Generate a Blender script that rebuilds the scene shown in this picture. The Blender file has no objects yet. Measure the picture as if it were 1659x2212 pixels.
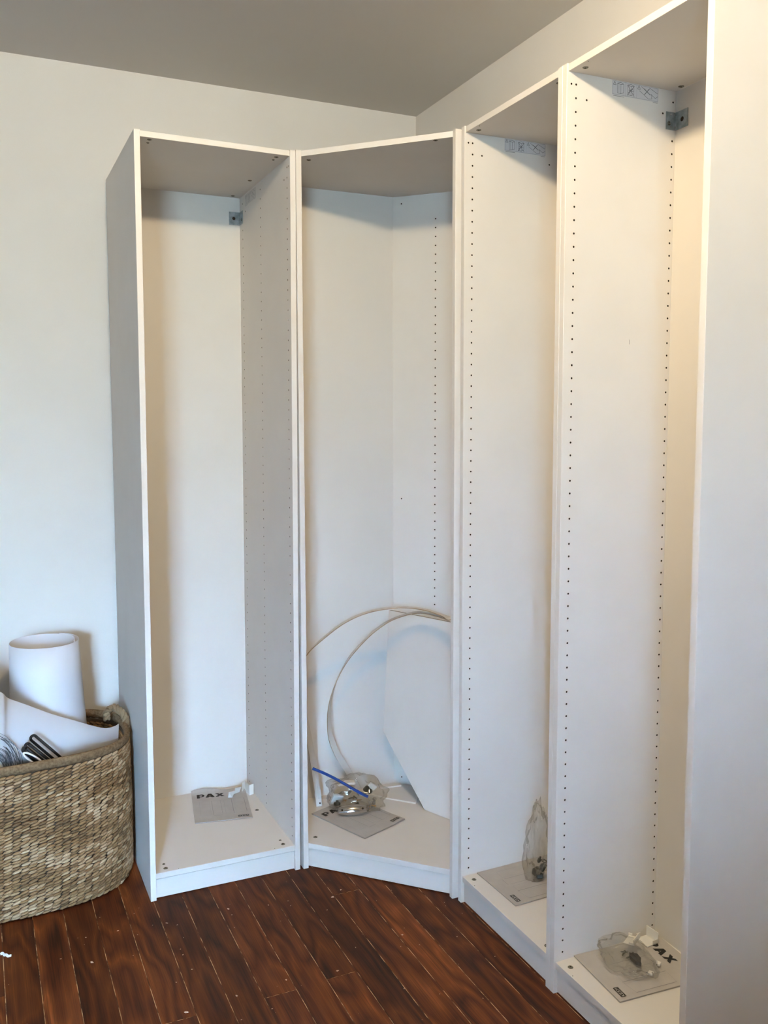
import bpy, bmesh, math, random
from mathutils import Vector, Matrix, noise
random.seed(7)
PI = math.pi
scene = bpy.context.scene
col = scene.collection

# ------------------------------------------------------------------ camera
IW, IH = 1659, 2212
CAM = dict(x=-1.6456, y=-2.8482, z=1.4983, yaw=-0.4231, pitch=-0.0901, roll=-0.0022,
           f=1912.062, ppx=805.6, ppy=1089.2)
cd = bpy.data.cameras.new('camera'); cam = bpy.data.objects.new('camera', cd); col.objects.link(cam)
cd.sensor_fit = 'VERTICAL'; cd.sensor_height = 36; cd.sensor_width = 27
cd.lens = CAM['f'] / IH * 36
cd.shift_x = (IW / 2 - CAM['ppx']) / IH
cd.shift_y = (CAM['ppy'] - IH / 2) / IH
cd.clip_start = 0.02; cd.clip_end = 200
_y, _p, _r = CAM['yaw'], CAM['pitch'], CAM['roll']
fwd = Vector((-math.sin(_y) * math.cos(_p), math.cos(_y) * math.cos(_p), math.sin(_p)))
rgt = Vector((math.cos(_y), math.sin(_y), 0)); upv = rgt.cross(fwd)
r2 = rgt * math.cos(_r) + upv * math.sin(_r); u2 = -rgt * math.sin(_r) + upv * math.cos(_r)
m3 = Matrix((r2, u2, -fwd)).transposed()
cam.matrix_world = Matrix.Translation((CAM['x'], CAM['y'], CAM['z'])) @ m3.to_4x4()
scene.camera = cam

# ------------------------------------------------------------------ world, lights, exposure
vs = scene.view_settings
vs.view_transform = 'Standard'; vs.look = 'None'; vs.gamma = 1; vs.use_curve_mapping = False
vs.exposure = 0.0
W = bpy.data.worlds.new('daylight'); scene.world = W; W.use_nodes = True
nt = W.node_tree; nt.nodes.clear()
out = nt.nodes.new('ShaderNodeOutputWorld'); bg = nt.nodes.new('ShaderNodeBackground')
tc = nt.nodes.new('ShaderNodeTexCoord'); sp = nt.nodes.new('ShaderNodeSeparateXYZ')
rp = nt.nodes.new('ShaderNodeValToRGB')
nt.links.new(tc.outputs['Generated'], sp.inputs[0])
mp = nt.nodes.new('ShaderNodeMapRange'); mp.inputs[1].default_value = -1; mp.inputs[2].default_value = 1
nt.links.new(sp.outputs['Z'], mp.inputs[0]); nt.links.new(mp.outputs[0], rp.inputs[0])
e = rp.color_ramp.elements
e[0].position = 0.0; e[0].color = (0.08, 0.10, 0.10, 1)
e[1].position = 1.0; e[1].color = (0.42, 0.68, 1.0, 1)
x = e.new(0.492); x.color = (0.16, 0.21, 0.235, 1)
x = e.new(0.535); x.color = (0.24, 0.37, 0.50, 1)
x = e.new(0.615); x.color = (0.46, 0.71, 1.0, 1)
nt.links.new(rp.outputs[0], bg.inputs[0]); bg.inputs[1].default_value = 258.0
nt.links.new(bg.outputs[0], out.inputs[0])

def portal(name, loc, sx, sy):
    l = bpy.data.lights.new(name, 'AREA'); l.shape = 'RECTANGLE'; l.size = sx; l.size_y = sy
    l.cycles.is_portal = True
    o = bpy.data.objects.new(name, l); col.objects.link(o); o.location = loc
    o.rotation_euler = (PI / 2, 0, 0)          # faces -Z -> +Y, into the room
    return o
# room box
RX0, RX1, RY0, RY1, RH = -4.3, 0.052, -5.2, 0.486, 2.747
WX0, WX1, WZ0, WZ1 = -3.35, -2.55, 0.85, 2.12    # window opening in the wall behind the camera
WMX = (WX0 + WX1) / 2
portal('window_portal', (WMX, RY0 + 0.01, (WZ0 + WZ1) / 2), WX1 - WX0, WZ1 - WZ0).rotation_euler = (PI / 2, 0, PI)
LAMP = (-1.20, -1.78, 2.66)
ll = bpy.data.lights.new('ceiling_bulb', 'POINT'); ll.energy = 76; ll.color = (1.0, 0.76, 0.45)
ll.shadow_soft_size = 0.045
lo = bpy.data.objects.new('ceiling_bulb', ll); col.objects.link(lo); lo.location = LAMP

# ------------------------------------------------------------------ materials
def newmat(name, base, rough=0.5, metal=0.0, spec=0.5, **kw):
    m = bpy.data.materials.new(name); m.use_nodes = True
    b = m.node_tree.nodes['Principled BSDF']
    b.inputs['Base Color'].default_value = (*base, 1); b.inputs['Roughness'].default_value = rough
    b.inputs['Metallic'].default_value = metal; b.inputs['Specular IOR Level'].default_value = spec
    for k, v in kw.items(): b.inputs[k].default_value = v
    return m
def nd(m, t, **kw):
    n = m.node_tree.nodes.new(t)
    for k, v in kw.items(): setattr(n, k, v)
    return n
def lk(m, a, b): m.node_tree.links.new(a, b)
def bsdf(m): return m.node_tree.nodes['Principled BSDF']
def noisy(m, c1, c2, scale=(8, 8, 8), ns=1.0, detail=4, bump=0.0, coord='Object', lo=0.35, hi=0.65, bscale=None):
    tc = nd(m, 'ShaderNodeTexCoord'); mp = nd(m, 'ShaderNodeMapping'); mp.inputs['Scale'].default_value = scale
    n = nd(m, 'ShaderNodeTexNoise'); n.inputs['Scale'].default_value = ns; n.inputs['Detail'].default_value = detail
    r = nd(m, 'ShaderNodeValToRGB'); r.color_ramp.elements[0].position = lo; r.color_ramp.elements[1].position = hi
    r.color_ramp.elements[0].color = (*c1, 1); r.color_ramp.elements[1].color = (*c2, 1)
    lk(m, tc.outputs[coord], mp.inputs[0]); lk(m, mp.outputs[0], n.inputs[0]); lk(m, n.outputs[0], r.inputs[0])
    lk(m, r.outputs[0], bsdf(m).inputs['Base Color'])
    if bump:
        b = nd(m, 'ShaderNodeBump'); b.inputs['Strength'].default_value = bump; b.inputs['Distance'].default_value = 0.002
        n2 = nd(m, 'ShaderNodeTexNoise'); n2.inputs['Scale'].default_value = bscale or 60; n2.inputs['Detail'].default_value = 3
        lk(m, tc.outputs[coord], n2.inputs[0]); lk(m, n2.outputs[0], b.inputs['Height']); lk(m, b.outputs[0], bsdf(m).inputs['Normal'])
    return m
M = {}
M['wall'] = noisy(newmat('wall_paint', (.8, .8, .8), .75, spec=.25), (.76, .755, .745), (.79, .785, .775), (1, 1, 1), 3, bump=.12, bscale=220)
M['farwall'] = newmat('bounce_cut_grey_blue', (.36, .41, .47), .8)  # dark tone given to the unseen walls to cut bounced light
M['ceiling'] = noisy(newmat('ceiling_paint', (.7, .7, .7), .9, spec=.1), (.70, .70, .69), (.72, .72, .71), (1, 1, 1), 2, bump=.1, bscale=260)
M['white'] = noisy(newmat('white_melamine', (.83, .825, .81), .42, spec=.4), (.815, .81, .80), (.84, .835, .825), (1, 1, 1), 6, bump=.03, bscale=500)
M['backboard'] = noisy(newmat('white_backboard', (.83, .82, .8), .5, spec=.35), (.80, .80, .79), (.83, .825, .815), (1, 1, 1), 4, bump=.03, bscale=400)
M['hole'] = newmat('chipboard_hole', (.045, .035, .028), .9, spec=.1)
M['bolt'] = noisy(newmat('bolt_metal', (.2, .2, .18), .45, .7), (.07, .075, .06), (.34, .35, .32), (120, 120, 120), 2)
M['zinc'] = noisy(newmat('zinc_steel', (.42, .48, .52), .42, .75), (.30, .36, .39), (.50, .57, .61), (30, 30, 30), 2)
M['chrome'] = newmat('bright_steel', (.75, .76, .78), .18, 1.0)
M['paper'] = noisy(newmat('booklet_paper', (.52, .51, .5), .6, spec=.3), (.50, .485, .475), (.545, .53, .52), (1, 1, 1), 20)
M['page'] = newmat('page_edges', (.34, .33, .32), .8)
M['ink'] = newmat('black_ink', (.012, .012, .013), .5)
M['greyink'] = newmat('grey_ink', (.22, .22, .23), .6)
M['paleink'] = newmat('pale_ink', (.40, .40, .41), .6)
M['sticker'] = newmat('sticker_paper', (.70, .71, .75), .5)
M['midink'] = newmat('sticker_ink', (.13, .14, .17), .6)
M['faded'] = newmat('faded_ink', (.42, .42, .44), .6)
M['sheet'] = newmat('white_sheet', (.69, .72, .79), .45, spec=.4)
M['strip'] = noisy(newmat('fibre_strip', (.6, .5, .4), .6), (.36, .27, .19), (.48, .38, .28), (30, 30, 30), 1)
M['stripface'] = newmat('strip_white_face', (.74, .73, .71), .45)
M['foam'] = newmat('white_foam', (.86, .87, .86), .6)
M['blackplastic'] = newmat('black_plastic', (.010, .010, .012), .5, spec=.25)
M['darkplastic'] = newmat('dark_grey_plastic', (.035, .045, .04), .45)
M['blue'] = newmat('blue_zip', (.015, .065, .30), .35)
M['thread'] = newmat('dark_thread', (.09, .12, .16), .6)
M['brass'] = newmat('brass', (.60, .40, .20), .3, 1.0)
M['scrap'] = newmat('paper_scrap', (.75, .76, .82), .7)
M['crumb'] = noisy(newmat('sawdust', (.6, .4, .25), .9), (.36, .2, .12), (.72, .56, .44), (40, 40, 40), 1)
M['trim'] = newmat('trim_paint', (.80, .80, .79), .4)
M['lampglass'] = newmat('lamp_glass', (.9, .85, .75), .3)
b = bsdf(M['lampglass']); b.inputs['Emission Color'].default_value = (1, .72, .45, 1); b.inputs['Emission Strength'].default_value = 4
b.inputs['Alpha'].default_value = 1.0
def filmmat(name, tint, op, hi=.5):
    m = bpy.data.materials.new(name); m.use_nodes = True; t = m.node_tree; t.nodes.clear()
    o = t.nodes.new('ShaderNodeOutputMaterial'); mix = t.nodes.new('ShaderNodeMixShader')
    tr = t.nodes.new('ShaderNodeBsdfTransparent'); gl = t.nodes.new('ShaderNodeBsdfGlossy'); gl.inputs['Roughness'].default_value = .07
    df = t.nodes.new('ShaderNodeBsdfTranslucent'); df.inputs[0].default_value = (.95, .96, .95, 1)
    mix2 = t.nodes.new('ShaderNodeMixShader'); mix2.inputs[0].default_value = .35
    tr.inputs[0].default_value = (*tint, 1)
    lw = t.nodes.new('ShaderNodeLayerWeight'); lw.inputs[0].default_value = .35
    mr = t.nodes.new('ShaderNodeMapRange'); mr.inputs[3].default_value = op; mr.inputs[4].default_value = hi
    t.links.new(lw.outputs['Facing'], mr.inputs[0]); t.links.new(mr.outputs[0], mix.inputs[0])
    t.links.new(gl.outputs[0], mix2.inputs[1]); t.links.new(df.outputs[0], mix2.inputs[2])
    t.links.new(tr.outputs[0], mix.inputs[1]); t.links.new(mix2.outputs[0], mix.inputs[2]); t.links.new(mix.outputs[0], o.inputs[0])
    return m
M['film'] = filmmat('clear_film', (.965, .970, .968), .06, .45)
M['glass'] = filmmat('window_glass', (.97, .98, .98), .03)

# varnished planks: grain along local Y, each plank its own offset and tone
def plankmat():
    m = newmat('varnished_plank', (.1, .04, .02), .4, spec=.24); b = bsdf(m)
    tc = nd(m, 'ShaderNodeTexCoord'); oi = nd(m, 'ShaderNodeObjectInfo')
    sc = nd(m, 'ShaderNodeVectorMath', operation='SCALE'); lk(m, oi.outputs['Random'], sc.inputs['Scale']); sc.inputs[0].default_value = (7, 31, 3)
    ad = nd(m, 'ShaderNodeVectorMath', operation='ADD'); lk(m, tc.outputs['Object'], ad.inputs[0]); lk(m, sc.outputs[0], ad.inputs[1])
    # warp
    mw = nd(m, 'ShaderNodeMapping'); mw.inputs['Scale'].default_value = (9, 1.7, 1)
    nw = nd(m, 'ShaderNodeTexNoise'); nw.inputs['Scale'].default_value = 1.0; nw.inputs['Detail'].default_value = 2
    lk(m, ad.outputs[0], mw.inputs[0]); lk(m, mw.outputs[0], nw.inputs[0])
    # rings from contour lines of the warp noise (cathedral grain)
    mul = nd(m, 'ShaderNodeMath', operation='MULTIPLY'); mul.inputs[1].default_value = 15; lk(m, nw.outputs[0], mul.inputs[0])
    fr = nd(m, 'ShaderNodeMath', operation='PINGPONG'); fr.inputs[1].default_value = 1; lk(m, mul.outputs[0], fr.inputs[0])
    # fine streaks
    mf = nd(m, 'ShaderNodeMapping'); mf.inputs['Scale'].default_value = (330, 6, 1)
    nf = nd(m, 'ShaderNodeTexNoise'); nf.inputs['Scale'].default_value = 1; nf.inputs['Detail'].default_value = 3
    lk(m, ad.outputs[0], mf.inputs[0]); lk(m, mf.outputs[0], nf.inputs[0])
    mb = nd(m, 'ShaderNodeMapping'); mb.inputs['Scale'].default_value = (14, 2.2, 1); mb.inputs['Location'].default_value = (3, 9, 0)
    nb = nd(m, 'ShaderNodeTexNoise'); nb.inputs['Scale'].default_value = 1; nb.inputs['Detail'].default_value = 4
    lk(m, ad.outputs[0], mb.inputs[0]); lk(m, mb.outputs[0], nb.inputs[0])
    s1 = nd(m, 'ShaderNodeMath', operation='MULTIPLY_ADD'); s1.inputs[1].default_value = .20; lk(m, fr.outputs[0], s1.inputs[0])
    s2 = nd(m, 'ShaderNodeMath', operation='MULTIPLY_ADD'); s2.inputs[1].default_value = .34; lk(m, nf.outputs[0], s2.inputs[0])
    s3 = nd(m, 'ShaderNodeMath', operation='MULTIPLY'); s3.inputs[1].default_value = .46; lk(m, nb.outputs[0], s3.inputs[0])
    lk(m, s3.outputs[0], s2.inputs[2]); lk(m, s2.outputs[0], s1.inputs[2])
    r = nd(m, 'ShaderNodeValToRGB'); el = r.color_ramp.elements
    el[0].position = .30; el[0].color = (.014, .0035, .0012, 1); el[1].position = .72; el[1].color = (.215, .062, .017, 1)
    q = el.new(.46); q.color = (.064, .0150, .0045, 1); q = el.new(.60); q.color = (.118, .031, .008, 1)
    lk(m, s1.outputs[0], r.inputs[0])
    hs = nd(m, 'ShaderNodeHueSaturation'); mr = nd(m, 'ShaderNodeMapRange'); mr.inputs[3].default_value = .72; mr.inputs[4].default_value = 1.3
    oi2 = nd(m, 'ShaderNodeMath', operation='FRACT'); m7 = nd(m, 'ShaderNodeMath', operation='MULTIPLY'); m7.inputs[1].default_value = 13.7
    lk(m, oi.outputs['Random'], m7.inputs[0]); lk(m, m7.outputs[0], oi2.inputs[0]); lk(m, oi2.outputs[0], mr.inputs[0])
    lk(m, mr.outputs[0], hs.inputs['Value']); lk(m, r.outputs[0], hs.inputs['Color']); lk(m, hs.outputs[0], b.inputs['Base Color'])
    bp = nd(m, 'ShaderNodeBump'); bp.inputs['Strength'].default_value = .25; bp.inputs['Distance'].default_value = .0006
    lk(m, s1.outputs[0], bp.inputs['Height']); lk(m, bp.outputs[0], b.inputs['Normal'])
    rr = nd(m, 'ShaderNodeMapRange'); rr.inputs[3].default_value = .36; rr.inputs[4].default_value = .60
    lk(m, nb.outputs[0], rr.inputs[0]); lk(m, rr.outputs[0], b.inputs['Roughness'])
    return m
M['plank'] = plankmat()
M['filler'] = noisy(newmat('joint_dust', (.4, .25, .14), .9), (.05, .02, .008), (.62, .40, .22), (60, 22, 1), 1, lo=.42, hi=.60)
M['subfloor'] = newmat('subfloor', (.03, .012, .006), .9)

def seagrassmat(name, dark, light, warm):
    m = newmat(name, light, .7, spec=.25); b = bsdf(m)
    at = nd(m, 'ShaderNodeVertexColor'); at.layer_name = 'tone'
    tc = nd(m, 'ShaderNodeTexCoord'); n = nd(m, 'ShaderNodeTexNoise'); n.inputs['Scale'].default_value = 7; n.inputs['Detail'].default_value = 3
    lk(m, tc.outputs['Object'], n.inputs[0])
    r = nd(m, 'ShaderNodeValToRGB'); el = r.color_ramp.elements
    el[0].position = .0; el[0].color = (*dark, 1); el[1].position = 1; el[1].color = (*light, 1)
    q = el.new(.5); q.color = (*warm, 1)
    mf = nd(m, 'ShaderNodeTexNoise'); mf.inputs['Scale'].default_value = 260; mf.inputs['Detail'].default_value = 2
    lk(m, tc.outputs['Object'], mf.inputs[0])
    a1 = nd(m, 'ShaderNodeMath', operation='MULTIPLY_ADD'); a1.inputs[1].default_value = .55
    lk(m, at.outputs['Color'], a1.inputs[0])
    a2 = nd(m, 'ShaderNodeMath', operation='MULTIPLY_ADD'); a2.inputs[1].default_value = .5; lk(m, n.outputs[0], a2.inputs[0])
    a3 = nd(m, 'ShaderNodeMath', operation='MULTIPLY_ADD'); a3.inputs[1].default_value = .35; a3.inputs[2].default_value = -.22; lk(m, mf.outputs[0], a3.inputs[0])
    lk(m, a3.outputs[0], a2.inputs[2]); lk(m, a2.outputs[0], a1.inputs[2]); lk(m, a1.outputs[0], r.inputs[0])
    lk(m, r.outputs[0], b.inputs['Base Color'])
    bp = nd(m, 'ShaderNodeBump'); bp.inputs['Strength'].default_value = .4; bp.inputs['Distance'].default_value = .001
    lk(m, mf.outputs[0], bp.inputs['Height']); lk(m, bp.outputs[0], b.inputs['Normal'])
    return m
M['seagrass'] = seagrassmat('seagrass', (.06, .034, .017), (.62, .48, .33), (.27, .165, .08))
M['braid'] = seagrassmat('seagrass_rope', (.07, .05, .03), (.46, .36, .25), (.24, .17, .10))
M['binding'] = noisy(newmat('rim_binding', (.2, .16, .1), .85, spec=.2), (.125, .078, .040), (.225, .150, .085), (60, 60, 60), 2, bump=.6, bscale=300)
M['wovendark'] = newmat('basket_core', (.06, .04, .025), .9)

# ------------------------------------------------------------------ mesh helpers
class MB:
    def __init__(s): s.v = []; s.f = []; s.mi = []; s.tone = None
    def add(s, vs, fs, mi=0):
        o = len(s.v); s.v += [tuple(p) for p in vs]; s.f += [tuple(i + o for i in f) for f in fs]; s.mi += [mi] * len(fs)
    def box(s, x0, x1, y0, y1, z0, z1, mi=0, c=0.0):
        if c <= 0:
            vs = [(x, y, z) for z in (z0, z1) for y in (y0, y1) for x in (x0, x1)]
            s.add(vs, [(0, 2, 3, 1), (4, 5, 7, 6), (0, 1, 5, 4), (2, 6, 7, 3), (0, 4, 6, 2), (1, 3, 7, 5)], mi); return
        # chamfered on all twelve edges
        bm = bmesh.new(); bmesh.ops.create_cube(bm, size=1)
        for v in bm.verts: v.co = ((x0 + x1) / 2 + v.co.x * (x1 - x0), (y0 + y1) / 2 + v.co.y * (y1 - y0), (z0 + z1) / 2 + v.co.z * (z1 - z0))
        bmesh.ops.bevel(bm, geom=bm.edges[:], offset=c, segments=1, affect='EDGES')
        bm.verts.index_update()
        s.add([v.co[:] for v in bm.verts], [[v.index for v in f.verts] for f in bm.faces], mi); bm.free()
    def prism(s, poly, z0, z1, mi=0):
        n = len(poly); a = sum(poly[i][0] * poly[(i + 1) % n][1] - poly[(i + 1) % n][0] * poly[i][1] for i in range(n))
        if a < 0: poly = poly[::-1]
        vs = [(p[0], p[1], z0) for p in poly] + [(p[0], p[1], z1) for p in poly]
        s.add(vs, [tuple(range(n))[::-1], tuple(range(n, 2 * n))] + [(i, (i + 1) % n, n + (i + 1) % n, n + i) for i in range(n)], mi)
    def disc(s, c, r, h, ax=2, n=14, mi=0, cham=0.0):
        # short cylinder starting at c going +h along axis ax
        def P(r_, t, a):
            p = [0, 0, 0]; i, j = [(1, 2), (2, 0), (0, 1)][ax]
            p[ax] = c[ax] + t; p[i] = c[i] + r_ * math.cos(a); p[j] = c[j] + r_ * math.sin(a); return p
        A = [2 * PI * k / n for k in range(n)]
        rings = [(r, 0), (r, h - (cham if h > 0 else -cham)), (r - abs(cham), h)] if cham else [(r, 0), (r, h)]
        vs = []; fs = []
        for rr, t in rings: vs += [P(rr, t, a) for a in A]
        for q in range(len(rings) - 1):
            for k in range(n): fs.append((q * n + k, q * n + (k + 1) % n, (q + 1) * n + (k + 1) % n, (q + 1) * n + k))
        fs.append(tuple(range(n))[::-1]); fs.append(tuple(range((len(rings) - 1) * n, len(rings) * n)))
        s.add(vs, fs, mi)
    def tube(s, pts, r, n=8, mi=0, cap=True, rs=None):
        pts = [Vector(p) for p in pts]; N = len(pts); vs = []; fs = []
        T = [(pts[min(i + 1, N - 1)] - pts[max(i - 1, 0)]).normalized() for i in range(N)]
        up = Vector((0, 0, 1)) if abs(T[0].z) < .9 else Vector((1, 0, 0))
        a = T[0].cross(up).normalized()
        for i in range(N):
            a = (a - T[i] * a.dot(T[i])).normalized(); b2 = T[i].cross(a); R = rs[i] if rs else r
            for k in range(n):
                t = 2 * PI * k / n; vs.append(pts[i] + a * (R * math.cos(t)) + b2 * (R * math.sin(t)))
        for i in range(N - 1):
            for k in range(n): fs.append((i * n + k, i * n + (k + 1) % n, (i + 1) * n + (k + 1) % n, (i + 1) * n + k))
        if cap: fs.append(tuple(range(n))[::-1]); fs.append(tuple(range((N - 1) * n, N * n)))
        s.add(vs, fs, mi)
    def ribbon(s, pts, wdir, w, th, mi=0, mi_edge=None):
        """flat strip of width w (along wdir[i]) and thickness th"""
        N = len(pts); pts = [Vector(p) for p in pts]; vs = []; fs = []; me = mi if mi_edge is None else mi_edge; mis = []
        for i in range(N):
            T = (pts[min(i + 1, N - 1)] - pts[max(i - 1, 0)]).normalized()
            wd = Vector(wdir[i] if isinstance(wdir, list) else wdir); wd = (wd - T * wd.dot(T)).normalized(); n = T.cross(wd)
            for a, b_ in ((-1, -1), (1, -1), (1, 1), (-1, 1)): vs.append(pts[i] + wd * (a * w / 2) + n * (b_ * th / 2))
        for i in range(N - 1):
            for k in range(4):
                fs.append((i * 4 + k, i * 4 + (k + 1) % 4, (i + 1) * 4 + (k + 1) % 4, (i + 1) * 4 + k)); mis.append(mi if k in (0, 2) else me)
        fs.append((3, 2, 1, 0)); fs.append(tuple(range((N - 1) * 4, N * 4))); mis += [me, me]
        o = len(s.v); s.v += [tuple(v) for v in vs]; s.f += [tuple(i + o for i in f) for f in fs]; s.mi += mis
    def build(s, name, mats, parent=None, smooth=False, **props):
        me = bpy.data.meshes.new(name); me.from_pydata(s.v, [], s.f); 
        if not isinstance(mats, (list, tuple)): mats = [mats]
        for m in mats: me.materials.append(m)
        me.polygons.foreach_set('material_index', s.mi)
        if smooth: me.polygons.foreach_set('use_smooth', [True] * len(me.polygons))
        if s.tone is not None:
            ca = me.color_attributes.new('tone', 'FLOAT_COLOR', 'POINT')
            ca.data.foreach_set('color', [c for t in s.tone for c in (t, t, t, 1)])
        me.update(); o = bpy.data.objects.new(name, me); col.objects.link(o)
        if parent: o.parent = parent
        for k, v in props.items(): o[k] = v
        return o
def tag(o, label, cat, group=None, kind=None):
    o['label'] = label; o['category'] = cat
    if group: o['group'] = group
    if kind: o['kind'] = kind
    return o
def empty(name, loc=(0, 0, 0), mat=None):
    o = bpy.data.objects.new(name, None); col.objects.link(o); o.empty_display_size = .05
    if mat is not None: o.matrix_world = mat
    else: o.location = loc
    return o
def frame(origin, xdir, ydir, lean=(0, 0)):
    z = Vector((lean[0], lean[1], 1)).normalized(); xx = Vector(xdir); xx = (xx - z * xx.dot(z)).normalized(); yy = z.cross(xx)
    return Matrix.Translation(origin) @ Matrix((xx, yy, z)).transposed().to_4x4()
def crom(P, n=10):
    P = [Vector(p) for p in P]; P = [P[0] * 2 - P[1]] + P + [P[-1] * 2 - P[-2]]; o = []
    for i in range(1, len(P) - 2):
        for k in range(n):
            t = k / n; a, b_, c, d_ = P[i - 1:i + 3]
            o.append(.5 * ((2 * b_) + (c - a) * t + (2 * a - 5 * b_ + 4 * c - d_) * t * t + (3 * b_ - a - 3 * c + d_) * t ** 3))
    o.append(P[-2]); return o

# ------------------------------------------------------------------ room
m = MB(); m.box(RX0 - .1, RX1 + .1, RY0 - .1, RY1 + .1, -.12, -.014)
floor = m.build('floor', M['subfloor'], kind='structure')
m = MB(); m.box(RX0 - .1, RX1 + .1, RY0 - .1, RY1 + .1, RH, RH + .1); m.build('ceiling', M['ceiling'], kind='structure')
m = MB(); m.box(RX0 - .1, RX1 + .1, RY1, RY1 + .1, -.014, RH); m.build('wall_back', M['wall'], kind='structure')
m = MB(); m.box(RX1, RX1 + .1, RY0, RY1, -.014, RH); m.build('wall_right', M['wall'], kind='structure')
m = MB(); m.box(RX0 - .1, RX0, RY0, RY1, -.014, RH); m.build('wall_left', M['farwall'], kind='structure')
m = MB(); y0, y1 = RY0 - .1, RY0
m.box(RX0 - .1, WX0, y0, y1, -.014, RH); m.box(WX1, RX1 + .1, y0, y1, -.014, RH)
m.box(WX0, WX1, y0, y1, -.014, WZ0); m.box(WX0, WX1, y0, y1, WZ1, RH); m.build('wall_front', M['farwall'], kind='structure')
m = MB()
for a, b_, c, d_ in ((WX0 - .06, WX0 + .02, WZ0 - .06, WZ1 + .06), (WX1 - .02, WX1 + .06, WZ0 - .06, WZ1 + .06),
                     (WX0 + .02, WX1 - .02, WZ1 - .02, WZ1 + .06), (WX0 + .02, WX1 - .02, WZ0 - .06, WZ0 + .02)):
    m.box(a, b_, RY0 - .06, RY0 + .02, c, d_, c=.003)
m.box(WMX - .045, WMX + .045, RY0 - .06, RY0 + .01, WZ0 + .02, WZ1 - .02)
win = m.build('window_1', M['trim'], kind='structure')
for a, b_ in ((WX0 + .02, WMX - .045), (WMX + .045, WX1 - .02)):
    m = MB(); m.box(a, b_, RY0 - .045, RY0 - .04, WZ0 + .02, WZ1 - .02); m.build('pane', M['glass'], win)
m = MB(); m.box(-2.28, RX1, -4.06, -3.94, -.014, 1.37); m.box(-2.30, RX1, -4.08, -3.92, 1.37, 1.40, c=.004); m.build('wall_light_block', M['farwall'], kind='structure')  # unseen half wall, added to block low window light toward the right
for nm, bx in (('baseboard_back', (RX0, -1.235, RY1 - .012, RY1, 0, .085)), ('baseboard_left', (RX0, RX0 + .012, RY0, RY1 - .012, 0, .085)),
               ('baseboard_right', (RX1 - .012, RX1, RY0, -1.55, 0, .085))):
    m = MB(); m.box(*bx, c=.002); m.build(nm, M['trim'], kind='structure')

# planks: columns .0885 wide running away from the camera
PW = .0885; X0 = -1.537
seams = {-2: None}
k0 = int(math.floor((RX0 - X0) / PW)) - 1; k1 = int(math.ceil((RX1 - X0) / PW)) + 1
forced = {6: [-.729], 10: [-.33], 8: [-.722], 3: [-.722]}
fill = MB(); G = .0016
meshes = {}
for k in range(k0, k1):
    xa, xb = X0 + k * PW, X0 + (k + 1) * PW
    xa, xb = max(xa, RX0), min(xb, RX1)
    if xb - xa < .01: continue
    ends = [RY1]
    rr = random.Random(k * 17 + 3)
    near = -1.6 < (xa + xb) / 2
    if k in forced: ends += forced[k]
    elif near: ends += []
    y = ends[-1] - rr.uniform(1.9, 3.0) if (near and k not in forced) else ends[-1] - rr.uniform(.9, 2.6)
    while y > RY0 + .3:
        ends.append(y); y -= rr.uniform(1.3, 2.8)
    ends.append(RY0)
    for a, b_ in zip(ends[:-1], ends[1:]):
        L = a - b_; w = xb - xa - G; key = (round(L, 3), round(w, 4))
        mm = MB(); mm.box(-w / 2, w / 2, -L / 2 + G / 2, L / 2 - G / 2, -.014, 0, c=.0006)
        o = mm.build('plank', M['plank'], floor); dz = rr.uniform(-.0002, .0002)
        o.location = ((xa + xb) / 2, (a + b_) / 2, dz)
        if b_ > RY0: fill.box(xa + G / 2, xb - G / 2, b_ - G / 2 - .0003, b_ + G / 2 + .0003, -.013, -.0005)
    fill.box(xb - G / 2 - .0004, xb + G / 2 + .0004, RY0, RY1, -.013, -.0006)
fill.build('joint_filler', M['filler'], floor, kind='stuff')
# crumbs and flecks swept along the planks
m = MB(); rr = random.Random(5)
spots = [(-1.40, -.38, 9), (-1.17, -.27, 5), (-.93, -.68, 6), (-.79, -.70, 7), (-.66, -.34, 8), (-.62, -.31, 6), (-.55, -.62, 6), (-.70, -.62, 4),
         (-1.205, -.70, 9), (-1.07, -.69, 6), (-1.16, -.45, 4), (-.98, -.27, 5), (-.86, -.30, 4), (-1.31, -.25, 4)]
flecks = [(rr.uniform(-1.62, -.30), rr.uniform(-1.0, -.1), rr.uniform(1, 4)) for _ in range(70)] + spots
for (x, y, s_) in flecks:
    if x > -.72 and y > -.15 - (x + .68) * 1.02: continue
    if x < -1.18 and y > -.14: continue
    if x > -1.19 and y > -.14: continue
    s_ *= .00042; a = rr.uniform(0, PI); n = rr.choice([4, 5, 6]); P = []
    for i in range(n):
        t = 2 * PI * i / n; q = s_ * rr.uniform(.5, 1.4); P.append((x + math.cos(a) * q * math.cos(t) * 1.7 - math.sin(a) * q * math.sin(t), y + math.sin(a) * q * math.cos(t) * 1.7 + math.cos(a) * q * math.sin(t)))
    m.prism(P, .0003, .0003 + s_ * .5)
m.build('sawdust_fleck', M['crumb'], floor, kind='stuff')
m = MB(); rr = random.Random(2)
pts = [(-1.632, -.235, .002), (-1.626, -.238, .005), (-1.622, -.247, .004), (-1.617, -.252, .006), (-1.612, -.256, .003), (-1.604, -.255, .002)]
m.ribbon(crom(pts, 4), (.3, .3, .9), .007, .0012); o = m.build('paper_scrap', M['scrap'])
tag(o, 'tiny crumpled scrap of white paper lying on the dark floorboards', 'paper scrap')

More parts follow.
